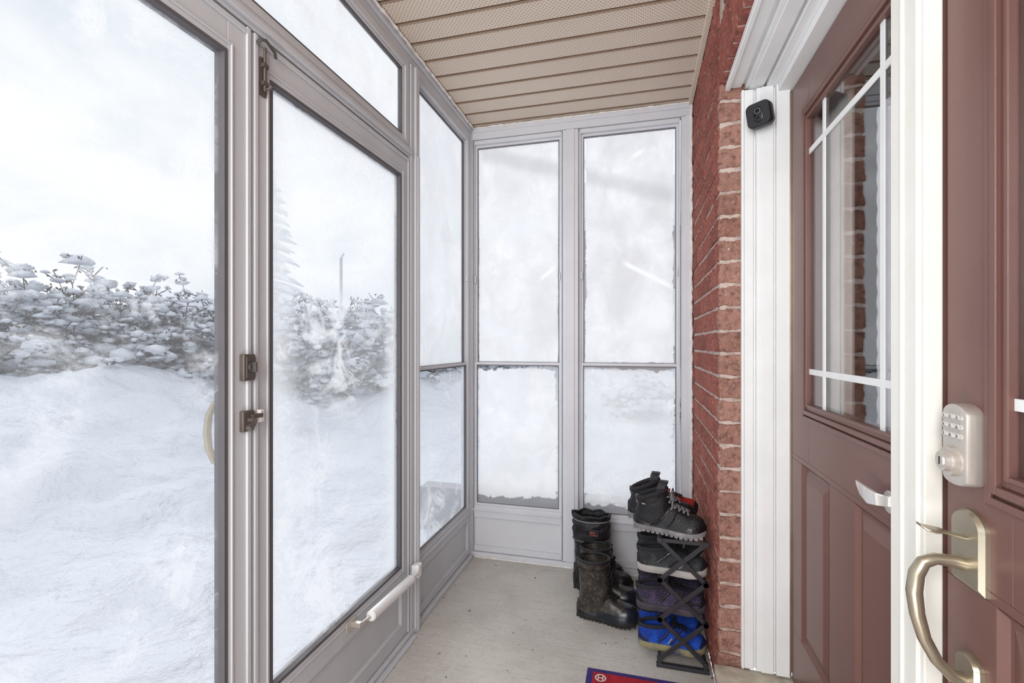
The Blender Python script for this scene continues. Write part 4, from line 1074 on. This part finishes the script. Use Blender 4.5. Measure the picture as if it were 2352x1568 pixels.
# conifer
def snowy_green():
    m, g, out = newmat('snowy_needles')
    geo = g.n('ShaderNodeNewGeometry'); sp = g.n('ShaderNodeSeparateXYZ'); g.set(sp.inputs[0], geo.outputs['Normal'])
    f = g.ss(g.m('ADD', sp.outputs[2], g.m('SUBTRACT', g.noise(geo.outputs['Position'], 3, 5), 0.4)), -0.3, 0.3)
    p = g.n('ShaderNodeBsdfPrincipled'); g.set(p.inputs['Base Color'], g.mix(f, lin(224,231,235), lin(244,246,249))); p.inputs['Roughness'].default_value = 0.9
    g.set(out.inputs[0], p.outputs[0]); return m
tr = top('conifer', 'tall snow-covered evergreen tree', 'tree', (-10.1, 11.2, 0.4))
mb = MB(); mb.tube([(0,0,0), (0,0,6.8)], [0.16, 0.03], 8); mb.obj('trunk', M_twig, tr, local=True)
mb = MB(); rnd = random.Random(5)
for k in range(24):
    zc = 0.6 + k * 0.27; R = 1.6 * (1 - k / 25.0)
    for q in range(max(6, int(16 - k * 0.5))):
        a = rnd.uniform(0, 6.28); ln = R * rnd.uniform(0.7, 1.1)
        pts = [Vector((math.cos(a)*ln*f, math.sin(a)*ln*f, zc - 0.30*f*f*R + 0.02)) for f in (0, .35, .7, 1.0)]
        mb.tube(pts, [0.06, 0.20*(0.5+R/3), 0.16*(0.5+R/3), 0.02], 6, flat=0.6)
fo = mb.obj('foliage', snowy_green(), tr, local=True, smooth=True, ang=180); fo['kind'] = 'stuff'

# ------------------------------------------------------------------ light
w = bpy.data.worlds.new('World'); sc.world = w; w.use_nodes = True
nt = w.node_tree
for n in list(nt.nodes): nt.nodes.remove(n)
g = G(nt); out = g.n('ShaderNodeOutputWorld'); bg = g.n('ShaderNodeBackground')
tc = g.n('ShaderNodeTexCoord').outputs['Generated']
f = g.ss(g.noise(g.mapv(tc, (1, 1, 2)), 1.9, 6, 0.55, 0.4), 0.36, 0.62)
g.set(bg.inputs[0], g.mix(f, (0.73, 0.79, 0.84, 1), (0.97, 0.98, 1.0, 1)))
bg.inputs[1].default_value = 1.0
g.set(out.inputs[0], bg.outputs[0])
def area(name, loc, rot, sx, sy, power, col=(1,1,1)):
    l = bpy.data.lights.new(name, 'AREA'); l.shape = 'RECTANGLE'; l.size = sx; l.size_y = sy; l.energy = power; l.color = col
    o = bpy.data.objects.new(name, l); o.location = loc; o.rotation_euler = [math.radians(a) for a in rot]; COL.objects.link(o)
    return tag(o, 'soft unseen fill light added to brighten the porch', 'fill light')
area('porch_fill', (-0.35, -0.9, 1.7), (84, 0, -4), 1.0, 1.2, 34, (1.0, 1.0, 1.0))  # unseen fill added behind the camera to brighten the interior
area('ceiling_fill', (-0.35, -0.5, 0.25), (160, 0, 0), 0.9, 0.8, 14, (1.0, 1.0, 1.0))  # unseen upward fill, added to lift the ceiling
sun = bpy.data.lights.new('sun', 'SUN'); sun.energy = 1.5; sun.angle = math.radians(24); sun.color = (1, 0.99, 0.98)
so = bpy.data.objects.new('sun', sun); so.rotation_euler = (math.radians(62), 0, math.radians(-146)); so.location = (-5, 5, 8); COL.objects.link(so); tag(so, 'hazy winter sun', 'sun')

# ------------------------------------------------------------------ camera
cam = bpy.data.cameras.new('camera'); cam.sensor_width = 36; cam.lens = 36 * 1102 / 2352; cam.shift_y = 6 / 2352
cam.clip_start = 0.02
co = bpy.data.objects.new('camera', cam); co.location = (0, 0, 1.21); co.rotation_euler = (math.radians(90), 0, math.radians(14.8))
COL.objects.link(co); sc.camera = co
sc.view_settings.view_transform = 'Standard'
sc.view_settings.exposure = 0.15
sc.view_settings.gamma = 0.93
